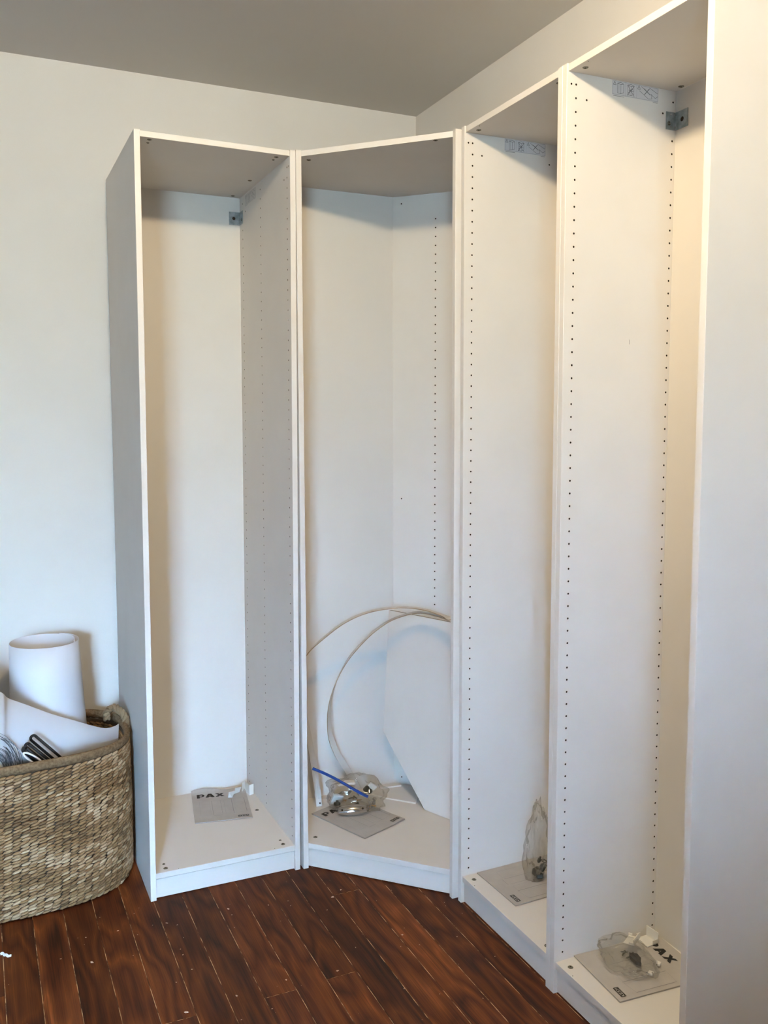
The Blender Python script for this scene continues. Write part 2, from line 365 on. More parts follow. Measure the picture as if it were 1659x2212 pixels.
# ------------------------------------------------------------------ wardrobe frames
T = .018; H = 2.36; K = .0858; RC = .005
ZH = [.109 + .03196 * i for i in range(70)]
def side_panel(parent, D, inner, cols, extras, u0):
    """panel from u0 to u0+T, y 0..D, holes drilled in the inner face (+1: face at u0+T, -1: face at u0)"""
    m = MB(); c = .0009; xa, xb = u0, u0 + T
    xf = xb if inner > 0 else xa; xo = xa if inner > 0 else xb
    def q(p, fl=False, mi=0):
        f = (0, 1, 2, 3) if (inner > 0) != fl else (3, 2, 1, 0)
        m.add(p, [f], mi)
    # strips of the inner face
    C = {}
    for v in cols: C.setdefault(round(v, 4), []).extend(ZH)
    for v, z in extras: C.setdefault(round(v, 4), []).append(z)
    hw = .0060; hr = .0027; dp = .009
    cs = sorted(C); y = c
    for v in cs:
        a, b_ = v - hw, v + hw
        q([(xf, y, 0), (xf, a, 0), (xf, a, H), (xf, y, H)])
        zc = 0.0
        for z in sorted(C[v]):
            q([(xf, a, zc), (xf, b_, zc), (xf, b_, z - hw), (xf, a, z - hw)]); zc = z + hw
            n = 8; ring = [(xf, v + hr * math.cos(2 * PI * (k + .5) / n), z + hr * math.sin(2 * PI * (k + .5) / n)) for k in range(n)]
            sq = [(xf, v + hw, z - hw), (xf, v + hw, z + hw), (xf, v - hw, z + hw), (xf, v - hw, z - hw)]
            bk = [(xf - inner * dp, p[1], p[2]) for p in ring]
            # ring index k at angle (k+.5)*45deg ; corners at 45(1),135,225,315
            vs_ = ring + sq
            R = ring
            cor = [(xf, v + hw, z + hw), (xf, v - hw, z + hw), (xf, v - hw, z - hw), (xf, v + hw, z - hw)]
            vs_ = R + cor; fs_ = []
            for j in range(4):
                a0, a1 = 2 * j, (2 * j + 1) % 8; cc = 8 + j; nx = (2 * j + 2) % 8; nc = 8 + (j + 1) % 4
                fs_.append((a0, cc, a1)); fs_.append((a1, cc, nc, nx))
            if inner > 0: pass
            else: fs_ = [f[::-1] for f in fs_]
            m.add(vs_, fs_, 0)
            fs2 = [(k, (k + 1) % 8, 8 + (k + 1) % 8, 8 + k) for k in range(8)] + [tuple(range(8, 16))]
            m.add(R + bk, fs2 if inner < 0 else [f[::-1] for f in fs2], 1)
        q([(xf, a, zc), (xf, b_, zc), (xf, b_, H), (xf, a, H)])
        y = b_
    q([(xf, y, 0), (xf, D, 0), (xf, D, H), (xf, y, H)])
    # other faces
    s_ = inner
    q([(xo, D, 0), (xo, c, 0), (xo, c, H), (xo, D, H)])
    q([(xo, c, 0), (xo + s_ * c, 0, 0), (xo + s_ * c, 0, H), (xo, c, H)])
    q([(xo + s_ * c, 0, 0), (xf - s_ * c, 0, 0), (xf - s_ * c, 0, H), (xo + s_ * c, 0, H)])
    q([(xf - s_ * c, 0, 0), (xf, c, 0), (xf, c, H), (xf - s_ * c, 0, H)])
    q([(xf, D, 0), (xo, D, 0), (xo, D, H), (xf, D, H)])
    for z, fl in ((0, True), (H, False)):
        P = [(xo, D, z), (xo, c, z), (xo + s_ * c, 0, z), (xf - s_ * c, 0, z), (xf, c, z), (xf, D, z)]
        m.add(P, [tuple(range(6)) if (inner > 0) != fl else tuple(range(6))[::-1]])
    return m.build('side_panel', [M['white'], M['hole']], parent)
def bolts(parent, pts, z, down):
    for (u, v, r) in pts:
        m = MB(); h = -.0012 if down else .0012
        m.disc((u, v, z), r, h, 2, 16, 0, cham=r * .2)
        m.disc((u, v, z + h), r * .32, h * .3, 2, 6, 1)
        m.build('cam_bolt' if r > .005 else 'screw_cap', [M['bolt'], M['hole']], parent)
def wardrobe(mat, Wd, D, lab, cols, extras, top_b, bot_b, group):
    root = empty('wardrobe_frame', mat=mat); tag(root, lab, 'wardrobe', group)
    left = side_panel(root, D, 1, cols, extras, 0); right = side_panel(root, D, -1, cols, extras, Wd - T)
    Di = D - .012
    m = MB(); m.box(T, Wd - T, .004, Di, H - T, H - .001, c=.0006); top = m.build('top_panel', M['white'], root); bolts(top, top_b, H - T, True)
    m = MB(); m.box(T, Wd - T, RC, Di, K - T, K, c=.0006); bot = m.build('bottom_panel', M['white'], root); bolts(bot, bot_b, K, False)
    m = MB(); m.box(T, Wd - T, RC + .006, RC + .023, .003, K - T - .0035, c=.0006); m.build('plinth', M['white'], root)
    m = MB(); m.box(T + .0006, Wd - T - .0006, Di, Di + .004, .004, H - T); m.build('back_panel', M['backboard'], root)
    return root, left, right
EX35 = [(.0130, 2.314), (.0588, 2.2822), (.2965, 2.2830)]
EX58 = [(.0160, 2.314), (.0600, 2.2822), (.5065, 2.2800)]
GRP = 'white wardrobe frames lined up against the right wall'
W1, W3, W4 = .4988, .4893, .4859
f1 = frame((-.6927 - W1, -.1286, 0), (1, 0, 0), (0, 1, 0), (.0035, .0019))
tb = lambda Wd, D: [(T + .031, .029, .0075), (Wd - T - .032, .029, .0075), (Wd - T - .034, D * .56, .0075), (Wd - T - .034, D * .93, .0075), (T + .031, D * .56, .0075), (T + .031, D * .93, .0075)]
c1, c1l, c1r = wardrobe(f1, W1, .588, 'deep empty white wardrobe frame leftmost, standing beside the woven basket against the back wall', [.031, .319, .5405], EX58,
    [(.0496, .0235, .0075), (.0505, .056, .0045), (.4467, .0326, .0075), (.4464, .0636, .0045), (.446, .3255, .0075), (.447, .549, .0075), (.05, .3255, .0075), (.05, .549, .0075)],
    [(.0534, .0285, .0075), (.0533, .0583, .0048), (.448, .0319, .0075), (.448, .062, .0048), (.4458, .326, .0075), (.4447, .543, .0075), (.0905, .0100, .0012), (.4124, .0116, .0012)], None)
th = -.0019
f3 = frame((-.3049, -.5192, 0), (math.sin(th), -math.cos(th), 0), (math.cos(th), math.sin(th), 0), (-.0023, .0002))
b35 = lambda u0: [(u0 + .0505, .028, .0075), (u0 + .0836, .0103, .0012), (u0 + .436, .028, .0075), (u0 + .05, .3236, .0075), (u0 + .436, .3236, .0075)]
c3, c3l, c3r = wardrobe(f3, W3 - .0004, .35, 'shallow empty white wardrobe frame right of the diagonal corner unit, second from the right edge', [.027, .329], EX35, b35(0), b35(0), GRP)
f4 = f3 @ Matrix.Translation((W3, 0, 0))
c4, c4l, c4r = wardrobe(f4, W4, .35, 'nearest empty white wardrobe frame, at the right edge, its plain outer side facing the camera', [.027, .329], EX35, b35(.0013), b35(.0013), GRP)

# corner unit (hexagonal plan, diagonal front)
XL, YL, XR, YR = -.6825, -.1326, -.319, -.5067; V1 = (-.1811, .2115); s_ = .288
V2 = (V1[0] + .7071 * s_, V1[1] - .7071 * s_)
fc = frame((XL, YL, 0), (1, 0, 0), (0, 1, 0), (-.0007, .0017))
def L2(x, y): return (x - XL, y - YL)
cc = empty('corner_wardrobe_frame', mat=fc); tag(cc, 'empty white corner wardrobe frame with a diagonal front, holding bent strips and a leaning board', 'wardrobe')
side_panel(cc, .35, 1, [], [], 0)
rp_ = empty('tmp'); bpy.data.objects.remove(rp_)
o = side_panel(cc, .35, -1, [], [], 0)
o.matrix_local = Matrix.Translation((XR - XL, YR - YL + T, 0)) @ Matrix.Rotation(-PI / 2, 4, 'Z')
# back boards: left one, drilled diagonal one, right one
def vpanel(name, a, b_, th_, z0, z1, out, mat, holes=None):
    """vertical board whose visible face runs a->b (local xy), body to the left of a->b if out=+1"""
    a, b_ = Vector(a), Vector(b_); d_ = (b_ - a); Ln = d_.length; d_.normalize(); n = Vector((-d_.y, d_.x)) * out
    m = MB(); hw = .006; hr = .0027
    def P(s, z, k=0): p = a + d_ * s + n * k; return (p.x, p.y, z)
    def q(s0, s1, za, zb): m.add([P(s0, za), P(s1, za), P(s1, zb), P(s0, zb)], [(0, 1, 2, 3)])
    s = 0
    for v in sorted(holes or {}):
        q(s, v - hw, z0, z1); zc = z0
        for z in sorted(holes[v]):
            q(v - hw, v + hw, zc, z - hw); zc = z + hw
            R = [P(v + hr * math.cos(PI / 4 * (k + .5)), z + hr * math.sin(PI / 4 * (k + .5))) for k in range(8)]
            cor = [P(v + hw, z + hw), P(v - hw, z + hw), P(v - hw, z - hw), P(v + hw, z - hw)]; fs_ = []
            for j in range(4): fs_ += [(2 * j, 8 + j, 2 * j + 1), (2 * j + 1, 8 + j, 8 + (j + 1) % 4, (2 * j + 2) % 8)]
            m.add(R + cor, fs_)
            B = [P(v + hr * math.cos(PI / 4 * (k + .5)), z + hr * math.sin(PI / 4 * (k + .5)), .009) for k in range(8)]
            m.add(R + B, [(8 + k, 8 + (k + 1) % 8, (k + 1) % 8, k) for k in range(8)] + [tuple(range(8, 16))], 1)
        q(v - hw, v + hw, zc, z1); s = v + hw
    q(s, Ln, z0, z1)
    m.add([P(0, z0, th_), P(Ln, z0, th_), P(Ln, z1, th_), P(0, z1, th_), P(0, z0), P(Ln, z0), P(Ln, z1), P(0, z1)],
          [(3, 2, 1, 0), (4, 7, 3, 0), (5, 1, 2, 6), (7, 6, 2, 3), (4, 0, 1, 5)])
    return m.build(name, [mat, M['hole']], cc)
vpanel('back_panel', L2(XL + T, V1[1]), L2(*V1), .004, .004, H - T, 1, M['backboard'])
vpanel('back_panel', L2(*V1), L2(*V2), .016, .004, H - T, 1, M['white'], {.0345: [2.3155, 1.2142, .1133], .1675: ZH[1:68]})
vpanel('back_panel', L2(*V2), L2(V2[0], YR + T), .004, .004, H - T, 1, M['backboard'])
dx, dy = XR - XL, YR - YL; dn = Vector((XR - XL, YR - YL)).normalized(); nn = Vector((-dn.y, dn.x))
fa = Vector(L2(XL + T, YL)) ; fb = Vector(L2(XR, YR + T))
def hexa(off): # board outline, front set back by off
    a = fa + nn * off; b_ = fb + nn * off
    # clip to the inner sides
    a = Vector((T, a.y + (T - a.x) * dn.y / dn.x)); b_ = Vector((b_.x + (YR + T - YL - b_.y) * dn.x / dn.y, YR + T - YL))
    return [a[:], b_[:], L2(V2[0] - .0005, YR + T), L2(V2[0] - .0005, V2[1]), L2(V1[0], V1[1] - .0005), L2(XL + T, V1[1] - .0005)]
m = MB(); m.prism(hexa(.002), H - T, H - .001); ctop = m.build('top_panel', M['white'], cc)
m = MB(); m.prism(hexa(.004), K - T, K); cbot = m.build('bottom_panel', M['white'], cc)
m = MB(); h_ = hexa(.010); h2 = hexa(.0265); m.prism([h_[0], h_[1], h2[1], h2[0]], .003, K - T - .0035); m.build('plinth', M['white'], cc)
bolts(ctop, [(*L2(-.629, -.1036), .0075), (*L2(-.35, -.44), .0075)], H - T, True)
bolts(cbot, [(*L2(-.6267, -.0976), .0075)], K, False)

# line drawing helper -------------------------------------------------
def line(m, a, b_, w, P, mi=0, n=1):
    """flat stroke a->b (in 2D), width w; P maps (s,t,h) to 3D"""
    a, b_ = Vector(a), Vector(b_); d_ = (b_ - a)
    if d_.length < 1e-6: return
    nrm = Vector((-d_.y, d_.x)).normalized() * (w / 2)
    vs_ = []
    for i in range(n + 1):
        c = a + d_ * (i / n); vs_ += [P(c.x - nrm.x, c.y - nrm.y), P(c.x + nrm.x, c.y + nrm.y)]
    m.add(vs_, [(2 * i, 2 * i + 2, 2 * i + 3, 2 * i + 1) for i in range(n)], mi)
def poly(m, pts, w, P, closed=False, mi=0, n=1):
    for a, b_ in zip(pts, pts[1:] + (pts[:1] if closed else [])): line(m, a, b_, w, P, mi, n)
# warning stickers on the inner sides
def sticker(panel, xf, inner, v0, v1, z0, z1, faded=False):
    sgn = inner
    def P(s, t): return (xf + sgn * .0006, v0 + s, z0 + t)
    w, h = v1 - v0, z1 - z0
    m = MB(); m.box(min(xf, xf + sgn * .0003), max(xf, xf + sgn * .0003), min(v0, v1), max(v0, v1), z0, z1)
    o = m.build('warning_sticker', M['faded_base'] if faded else M['sticker'], panel)
    m = MB(); lw = .0009
    S = lambda *p: [(a * abs(w), b_ * h) for a, b_ in p]
    if v1 < v0:
        P0 = P; P = lambda s, t: (xf + sgn * .0006, v0 - s, z0 + t)
    poly(m, S((.01, .04), (.99, .04), (.99, .97), (.01, .97)), lw * .45, P, True)
    line(m, S((.28, .04))[0], S((.28, .97))[0], lw * .3, P); line(m, S((.52, .04))[0], S((.52, .97))[0], lw * .3, P)
    for cx in (.05, .57): poly(m, S((cx - .03, .70), (cx + .03, .70), (cx, .95)), lw, P, True); line(m, S((cx, .75))[0], S((cx, .86))[0], lw, P)
    for cx, cr in ((.17, False), (.39, True)):
        poly(m, S((cx - .06, .16), (cx - .06, .84), (cx + .01, .92), (cx + .07, .84), (cx + .07, .24), (cx + .01, .14)), lw, P, True)
        line(m, S((cx + .01, .14))[0], S((cx + .01, .78))[0], lw, P); poly(m, S((cx - .06, .84), (cx + .01, .78), (cx + .07, .84)), lw, P)
        line(m, S((cx - .03, .2))[0], S((cx - .03, .8))[0], lw * .7, P)
        if cr:
            for a, b_ in (((cx - .07, .1), (cx + .08, .85)), ((cx - .07, .85), (cx + .08, .1)), ((cx - .04, .5), (cx + .06, .45)), ((cx - .05, .3), (cx + .05, .62))): line(m, S(a)[0], S(b_)[0], lw * 1.2, P)
    poly(m, S((.58, .60), (.78, .12), (.86, .18), (.84, .30)), lw, P); poly(m, S((.62, .92), (.80, .48)), lw, P)
    poly(m, S((.86, .30), (.83, .50), (.93, .25), (.99, .42)), lw, P); poly(m, S((.80, .92), (.98, .60)), lw, P)
    line(m, S((.69, .38))[0], S((.80, .86))[0], lw * 1.8, P); line(m, S((.68, .80))[0], S((.82, .42))[0], lw * 1.8, P)
    line(m, S((.02, -.06))[0], S((.25, -.06))[0], lw, P); line(m, S((.88, -.06))[0], S((.98, -.06))[0], lw, P)
    m.build('warning_drawing', M['faded'] if faded else M['midink'], panel)
M['faded_base'] = newmat('sticker_faded', (.74, .74, .745), .5)
sticker(c3l, T, 1, .1365, .2820, 2.3065, 2.3412)
sticker(c4l, T, 1, .1350, .2805, 2.3070, 2.3412)
sticker(c1r, W1 - T, -1, .505, .372, 2.299, 2.336, True)
# pencil tick on the side of the nearest frame
m = MB(); m.box(T, T + .0003, .205, .2058, 1.700, 1.712); m.build('scratch', M['greyink'], c4l)

# angle brackets --------------------------------------------------------
def bracket(parent, u_side, sgn, vb, va, z0, z1, wplate, lab):
    """L of folded zinc plate: one leg along the back (v=vb), one along the side (u=u_side)"""
    m = MB(); t_ = .0022; g = .0004; zc = (z0 + z1) / 2; hh = (z1 - z0) / 2; vb -= g; vB = vb
    # back leg with a round hole
    ux0 = u_side + sgn * (g + .001); ux1 = ux0 + sgn * wplate; uc = ux0 + sgn * wplate * .56; R = .0062; n = 16
    def plate(Pf, hc, rr, x0, x1):
        ring = [(hc + rr * math.cos(2 * PI * k / n), zc + rr * math.sin(2 * PI * k / n)) for k in range(n)]
        o_ = []
        for k in range(n):
            c_, s__ = math.cos(2 * PI * k / n), math.sin(2 * PI * k / n); q = max(abs(c_), abs(s__)); c_, s__ = c_ / q, s__ / q
            xx = hc + (x1 - hc) * c_ if c_ > 0 else hc + (hc - x0) * c_; o_.append((xx, zc + hh * s__))
        vs_ = [Pf(a, b_, 0) for a, b_ in ring] + [Pf(a, b_, 0) for a, b_ in o_] + [Pf(a, b_, t_) for a, b_ in ring] + [Pf(a, b_, t_) for a, b_ in o_]
        fs_ = []
        for k in range(n):
            j = (k + 1) % n
            fs_ += [(k, j, n + j, n + k), (2 * n + k, 3 * n + k, 3 * n + j, 2 * n + j), (k, 2 * n + k, 2 * n + j, j), (n + k, n + j, 3 * n + j, 3 * n + k)]
        m.add(vs_, fs_)
    lo_, hi_ = min(ux0, ux1), max(ux0, ux1)
    plate(lambda a, b_, k: (a, vB - k, b_), uc, R, lo_, hi_)
    m.add([], [])
    # side leg
    a0, a1 = u_side + sgn * g, u_side + sgn * (g + t_); m.box(min(a0, a1), max(a0, a1), va, vB, z0, z1, c=.0004)
    for zz in (z0 + .007, z1 - .007):
        m.disc((u_side + sgn * (g + t_), va + .014, zz), .0026, sgn * .0014, 0, 8, 1)
        m.box(min(a1, a1 + sgn * .003), max(a1, a1 + sgn * .003), vB - .007, vB - .001, zz - .002, zz + .002)
    m.disc((u_side + sgn * (g + t_), va + .009, z0 + .015), .0055, sgn * .0008, 0, 12, 2)
    m.disc((uc, vB + .0002, zc), R, -.0006, 1, 14, 3)
    o = m.build('mounting_bracket', [M['zinc'], M['chrome'], M['bolt'], M['hole']], parent, label=lab)
bracket(c4, T, 1, .338, .306, 2.245, 2.289, .044, 'folded zinc angle bracket near the top back corner')
bracket(c1, W1 - T, -1, .576, .536, 2.243, 2.290, .041, 'folded zinc angle bracket near the top back corner')

# ------------------------------------------------------------------ assembly booklets
def booklet(mat, lab, w=.205, h=.275, curl=0.0, curl_l=0.0, thick=.0035, group=None, front_lift=0.0):
    root = empty('assembly_booklet', mat=mat); tag(root, lab, 'booklet', group)
    def hz(s, t):
        z = thick
        if curl: z += curl * max(0, (t - .80) / .20) ** 2 * (1 + .6 * math.sin(s * 7)) 
        if curl_l: z += curl_l * max(0, 1 - s / .3) ** 2
        if front_lift: z += front_lift * max(0, (s - .55) / .45) * max(0, 1 - t / .25) * abs(math.sin(s * 9))
        return z
    def P(s, t, k=.0): return (s * w, t * h, hz(s, t) + k)
    m = MB(); NX, NY = 14, 18
    def idx(i, j): return j * (NX + 1) + i
    top = [P(i / NX, j / NY) for j in range(NY + 1) for i in range(NX + 1)]
    n = len(top)
    bot = [(p[0], p[1], max(.0002, p[2] - thick * .9)) for p in top]
    fs_ = []
    for j in range(NY):
        for i in range(NX): fs_.append((idx(i, j), idx(i + 1, j), idx(i + 1, j + 1), idx(i, j + 1)))
    m.add(top, fs_)
    fs2 = [(f[3] , f[2], f[1], f[0]) for f in fs_]; m.add(bot, fs2)
    bd = [idx(i, 0) for i in range(NX)] + [idx(NX, j) for j in range(NY)] + [idx(i, NY) for i in range(NX, 0, -1)] + [idx(0, j) for j in range(NY, 0, -1)]
    m.f += [(bd[(k + 1) % len(bd)], bd[k], bd[k] + n, bd[(k + 1) % len(bd)] + n) for k in range(len(bd))]; m.mi += [1] * len(bd)
    m.build('page_block', [M['paper'], M['page']], root, smooth=False)
    Q = lambda s, t: P(s, t, .0006)
    # PAX in wide heavy capitals
    m = MB(); b0, b1 = .795, .895
    def qd(a, b_, c, d_, nseg=5):
        vs_ = []
        for i in range(nseg + 1):
            f = i / nseg; vs_ += [Q(a[0] + (b_[0] - a[0]) * f, a[1] + (b_[1] - a[1]) * f), Q(d_[0] + (c[0] - d_[0]) * f, d_[1] + (c[1] - d_[1]) * f)]
        m.add(vs_, [(2 * i, 2 * i + 2, 2 * i + 3, 2 * i + 1) for i in range(nseg)])
    X = .09; hgt = b1 - b0
    qd((X, b0), (X + .052, b0), (X + .052, b1), (X, b1))
    n_ = 10; c0 = (X + .085, b0 + hgt * .66)
    for i in range(n_):
        t0, t1 = PI / 2 - PI * i / n_, PI / 2 - PI * (i + 1) / n_
        qd((c0[0] + .055 * math.cos(t0), c0[1] + hgt * .34 * math.sin(t0)), (c0[0] + .055 * math.cos(t1), c0[1] + hgt * .34 * math.sin(t1)),
           (c0[0] + .014 * math.cos(t1), c0[1] + hgt * .12 * math.sin(t1)), (c0[0] + .014 * math.cos(t0), c0[1] + hgt * .12 * math.sin(t0)), 1)
    qd((X + .04, b0 + hgt * .78), (c0[0], b0 + hgt * .78), (c0[0], b1), (X + .04, b1), 2); qd((X + .04, b0 + hgt * .32), (c0[0], b0 + hgt * .32), (c0[0], b0 + hgt * .54), (X + .04, b0 + hgt * .54), 2)
    A = X + .155
    qd((A, b0), (A + .055, b0), (A + .105, b1), (A + .052, b1)); qd((A + .112, b0), (A + .17, b0), (A + .112, b1), (A + .06, b1)); qd((A + .035, b0 + hgt * .2), (A + .135, b0 + hgt * .2), (A + .125, b0 + hgt * .38), (A + .045, b0 + hgt * .38))
    B = X + .335
    qd((B, b0), (B + .058, b0), (B + .165, b1), (B + .108, b1)); qd((B + .112, b0), (B + .172, b0), (B + .06, b1), (B, b1))
    m.build('title_lettering', M['ink'], root)
    # outline drawing of tall wardrobe frames
    m = MB()
    def ln(a, b_, w_=.0045, mi=0): line(m, a, b_, w_, Q, mi, 4)
    t0, t1 = .17, .66
    for (a, b_, dk) in ((.12, .30, 0), (.34, .50, 1), (.56, .74, 0)):
        ln((a, t0 + .03), (a, t1), .0045, 1 - dk); ln((a, t1), (b_, t1), .003, 1); ln((a, t0 + (.03 if not dk else 0)), (b_, t0 + (.03 if not dk else 0)), .003, 1 - dk); ln((b_, t0 + .03), (b_, t1), .003, 1 - dk)
    ln((.70, t0 + .02), (.70, t1 + .02), .006, 0); ln((.93, t0 + .05), (.93, t1 + .01), .006, 0); ln((.70, t0 + .02), (.93, t0 + .05), .004, 1); ln((.70, t1 + .02), (.93, t1 + .01), .003, 1)
    m.build('wardrobe_drawing', [M['greyink'], M['paleink']], root)
    # small badge: oval inside a rectangle with four letters
    m = MB(); x0, x1, y0, y1 = .76, .94, .055, .10
    poly(m, [(x0, y0), (x1, y0), (x1, y1), (x0, y1)], .009, Q, True)
    E_ = [((x0 + x1) / 2 + (x1 - x0) / 2 * math.cos(2 * PI * k / 20), (y0 + y1) / 2 + (y1 - y0) / 2 * math.sin(2 * PI * k / 20)) for k in range(20)]
    poly(m, E_, .006, Q, True)
    lw = .010; a, b_ = y0 + .010, y1 - .010; mid = (a + b_) / 2; x = x0 + .025
    line(m, (x, a), (x, b_), lw, Q); x += .022
    line(m, (x, a), (x, b_), lw, Q); line(m, (x, mid), (x + .024, b_), lw * .8, Q); line(m, (x, mid), (x + .024, a), lw * .8, Q); x += .040
    line(m, (x, a), (x, b_), lw, Q)
    for yy in (a + .003, mid, b_ - .003): line(m, (x, yy), (x + .024, yy), .007, Q)
    x += .034; line(m, (x, a), (x + .016, b_), lw * .9, Q); line(m, (x + .032, a), (x + .016, b_), lw * .9, Q); line(m, (x + .006, a + .009), (x + .026, a + .009), .006, Q)
    m.build('badge', M['ink'], root)
    return root
def bmat(fr, u, v, z, ang):  # placed in a frame's local space: lower-left corner + rotation
    return fr @ Matrix.Translation((u, v, z)) @ Matrix.Rotation(ang, 4, 'Z')
BG = None
booklet(bmat(f1, .2105, .3035, K + .0006, math.atan2(-.0356, .2009)), 'grey booklet titled PAX in the leftmost wardrobe frame, its back edge curled up', h=.262, curl=.010, group=BG)
booklet(bmat(f3, .0235, .0545, K + .0006, .022), 'grey booklet, title hidden, under the tall clear bag in the second frame from the right', w=.212, group=BG, h=.272)
booklet(bmat(f3, .5068, .0640, K + .0006, -.069), 'grey booklet with bold PAX title in the nearest frame, under a flat bag of hardware', w=.203, h=.270, group=BG)
bb = Vector((-.2895 + .4793, -.1123 + .1847)); angB = math.atan2(bb.y, bb.x)
booklet(bmat(fc, *L2(-.4793, -.1847), K + .0006, angB), 'grey booklet titled PAX on the corner unit floor, under a zip bag, lower edge ruffled', w=.202, h=.275, group=BG, front_lift=.006, thick=.005)

# ------------------------------------------------------------------ corner unit contents
# leaning board (cut-corner shelf standing on edge)
P_ = Vector((-.187, -.064, K + .0022)); e1 = Vector((.369, -.929, 0)); nrm = Vector((.929, .369, 0)); tl = math.radians(4)
upb = Vector((0, 0, 1)) * math.cos(tl) + nrm * math.sin(tl); nb_ = e1.cross(upb)
out2 = [(0, 0), (.44, 0), (.44, .62), (.40, .705), (-.224, .705), (-.224, .236)]
root = MB(); th_ = .012
fr = [P_ + e1 * a + upb * b_ for a, b_ in out2]; bk = [p + nb_ * (-th_ if nb_.dot(nrm) < 0 else th_) for p in fr]
n = len(fr); root.add(fr + bk, [tuple(range(n)), tuple(range(2 * n - 1, n - 1, -1))] + [(i, n + i, n + (i + 1) % n, (i + 1) % n) for i in range(n)]); root.mi = [0, 0] + [1] * n
M['rawedge'] = newmat('raw_chipboard_edge', (.30, .26, .21), .8)
o = root.build('shelf_board', [M['white'], M['rawedge']]); tag(o, 'white shelf board with a cut corner leaning upright inside the corner unit', 'shelf board')
# bent edging strips
def at_y(px, py, y):
    d_ = fwd + r2 * ((px - CAM['ppx']) / CAM['f']) - u2 * ((py - CAM['ppy']) / CAM['f']); c_ = Vector((CAM['x'], CAM['y'], CAM['z'])); return c_ + d_ * ((y - c_.y) / d_.y)
def at_z(px, py, z):
    d_ = fwd + r2 * ((px - CAM['ppx']) / CAM['f']) - u2 * ((py - CAM['ppy']) / CAM['f']); c_ = Vector((CAM['x'], CAM['y'], CAM['z'])); return c_ + d_ * ((z - c_.z) / d_.z)
SG = None
base1 = at_z(690, 1741, K + .002)
s1 = [base1] + [at_y(*q) for q in ((684, 1695, .125), (673, 1625, .11), (660, 1555, .10), (650, 1495, .085), (650, 1445, .07), (666, 1410, .06), (697, 1380, .04), (745, 1344, .015), (800, 1321, 0), (865, 1312, -.03), (918, 1317, -.10), (960, 1331, -.20), (976, 1338, -.26))]
m = MB(); cp = crom(s1, 8); wd = [Vector((.9, -.25, 0)).lerp(Vector((.25, .95, 0)), min(1, i / (len(cp) * .55))) for i in range(len(cp))]
m.ribbon(cp, wd, .023, .0032, 1, 0); m.disc((base1.x + .001, base1.y - .001, base1.z + .012), .0028, -.004, 1, 8, 2)
o = m.build('bent_strip', [M['strip'], M['stripface'], M['hole']]); tag(o, 'long pale edging strip bent into the upper, wider arch in the corner unit', 'edging strip', SG)
s2 = [at_z(775, 1706, K + .002)] + [at_y(*q) for q in ((754, 1669, .185), (740, 1647, .175), (727.5, 1626, .165), (715, 1595, .15), (711, 1564, .14), (711, 1534, .13), (717, 1501, .12), (732, 1460, .105), (755, 1421, .09), (787, 1384, .075), (815, 1359, .055), (850, 1337, .02), (900, 1323, -.05), (945, 1329, -.15), (974, 1337, -.245))]
m = MB(); cp = crom(s2, 8); wd = [Vector((.9, -.25, 0)).lerp(Vector((.35, .93, 0)), min(1, i / (len(cp) * .6))) for i in range(len(cp))]
m.ribbon(cp, wd, .023, .0032, 1, 0)
o = m.build('bent_strip', [M['strip'], M['stripface']]); tag(o, 'long pale edging strip bent into the lower, tighter arch inside the corner unit', 'edging strip', SG)
# thin white boards lying flat at the back
m = MB(); q = [(-.274, .082), (-.193, -.004), (-.10, .11), (-.19, .198), (-.34, .198)]
m.prism(q, K + .0003, K + .006); o = m.build('backing_board', M['backboard']); tag(o, 'thin white board lying flat behind the zip bag in the corner unit', 'board')
m = MB(); m.prism([(-.262, .161), (-.176, .152), (-.172, .172), (-.262, .182)], K + .0063, K + .012); o = m.build('filler_strip', M['backboard']); tag(o, 'short white strip lying on the thin board at the back of the corner unit', 'strip')

# clear bags ---------------------------------------------------------------
def bag(name, center, rx, ry, rz, rot, seed, amp=.22, neck=None, parent=None, flat=.1):
    bm = bmesh.new(); bmesh.ops.create_icosphere(bm, subdivisions=4, radius=1)
    for v in bm.verts:
        p = v.co.copy(); n1 = noise.noise(p * 1.7 + Vector((seed, 0, 0))); n2 = abs(noise.noise(p * 4.3 + Vector((0, seed, 0)))); n3 = abs(noise.noise(p * 9 + Vector((0, 0, seed))))
        k = 1 + amp * n1 - amp * .75 * n2 - amp * .45 * n3
        p = p * k
        if neck:
            t = (p.z + 1) / 2; s = 1 - neck * max(0, t - .35) * 1.2 * (1 - .5 * max(0, t - .7) * 3); p.x *= s; p.y *= s
        p.z = max(p.z, -1 + flat)
        v.co = (p.x * rx, p.y * ry, (p.z + 1 - flat) * rz)
    m = MB(); bm.verts.index_update(); m.add([v.co[:] for v in bm.verts], [[v.index for v in f.verts] for f in bm.faces]); bm.free()
    o = m.build(name, M['film'], parent, smooth=True)
    if parent is None: o.location = center; o.rotation_euler = (0, 0, rot)
    return o
zb = K + .0065
root = empty('zip_bag', (-.420, .040, zb)); tag(root, 'clear blue-zip plastic bag full of hardware on the booklet in the corner unit', 'plastic bag')
f_ = bag('bag_film', None, .122, .078, .066, 0, 3.3, .30, parent=root); f_.rotation_euler = (0, 0, -.55)
za, zc_ = at_y(675, 1660, .035), at_y(795, 1719, -.055)
m = MB(); pp = [za + (zc_ - za) * t + Vector((0, 0, .004 * math.sin(t * 5))) for t in [i / 12 for i in range(13)]]
m.ribbon([p - Vector((-.420, .040, zb)) for p in pp], (0, -.3, 1), .0105, .0026); m.build('zip_strip', M['blue'], root)
m = MB() # loose upper film behind the strip
vs_ = []; NN = 14
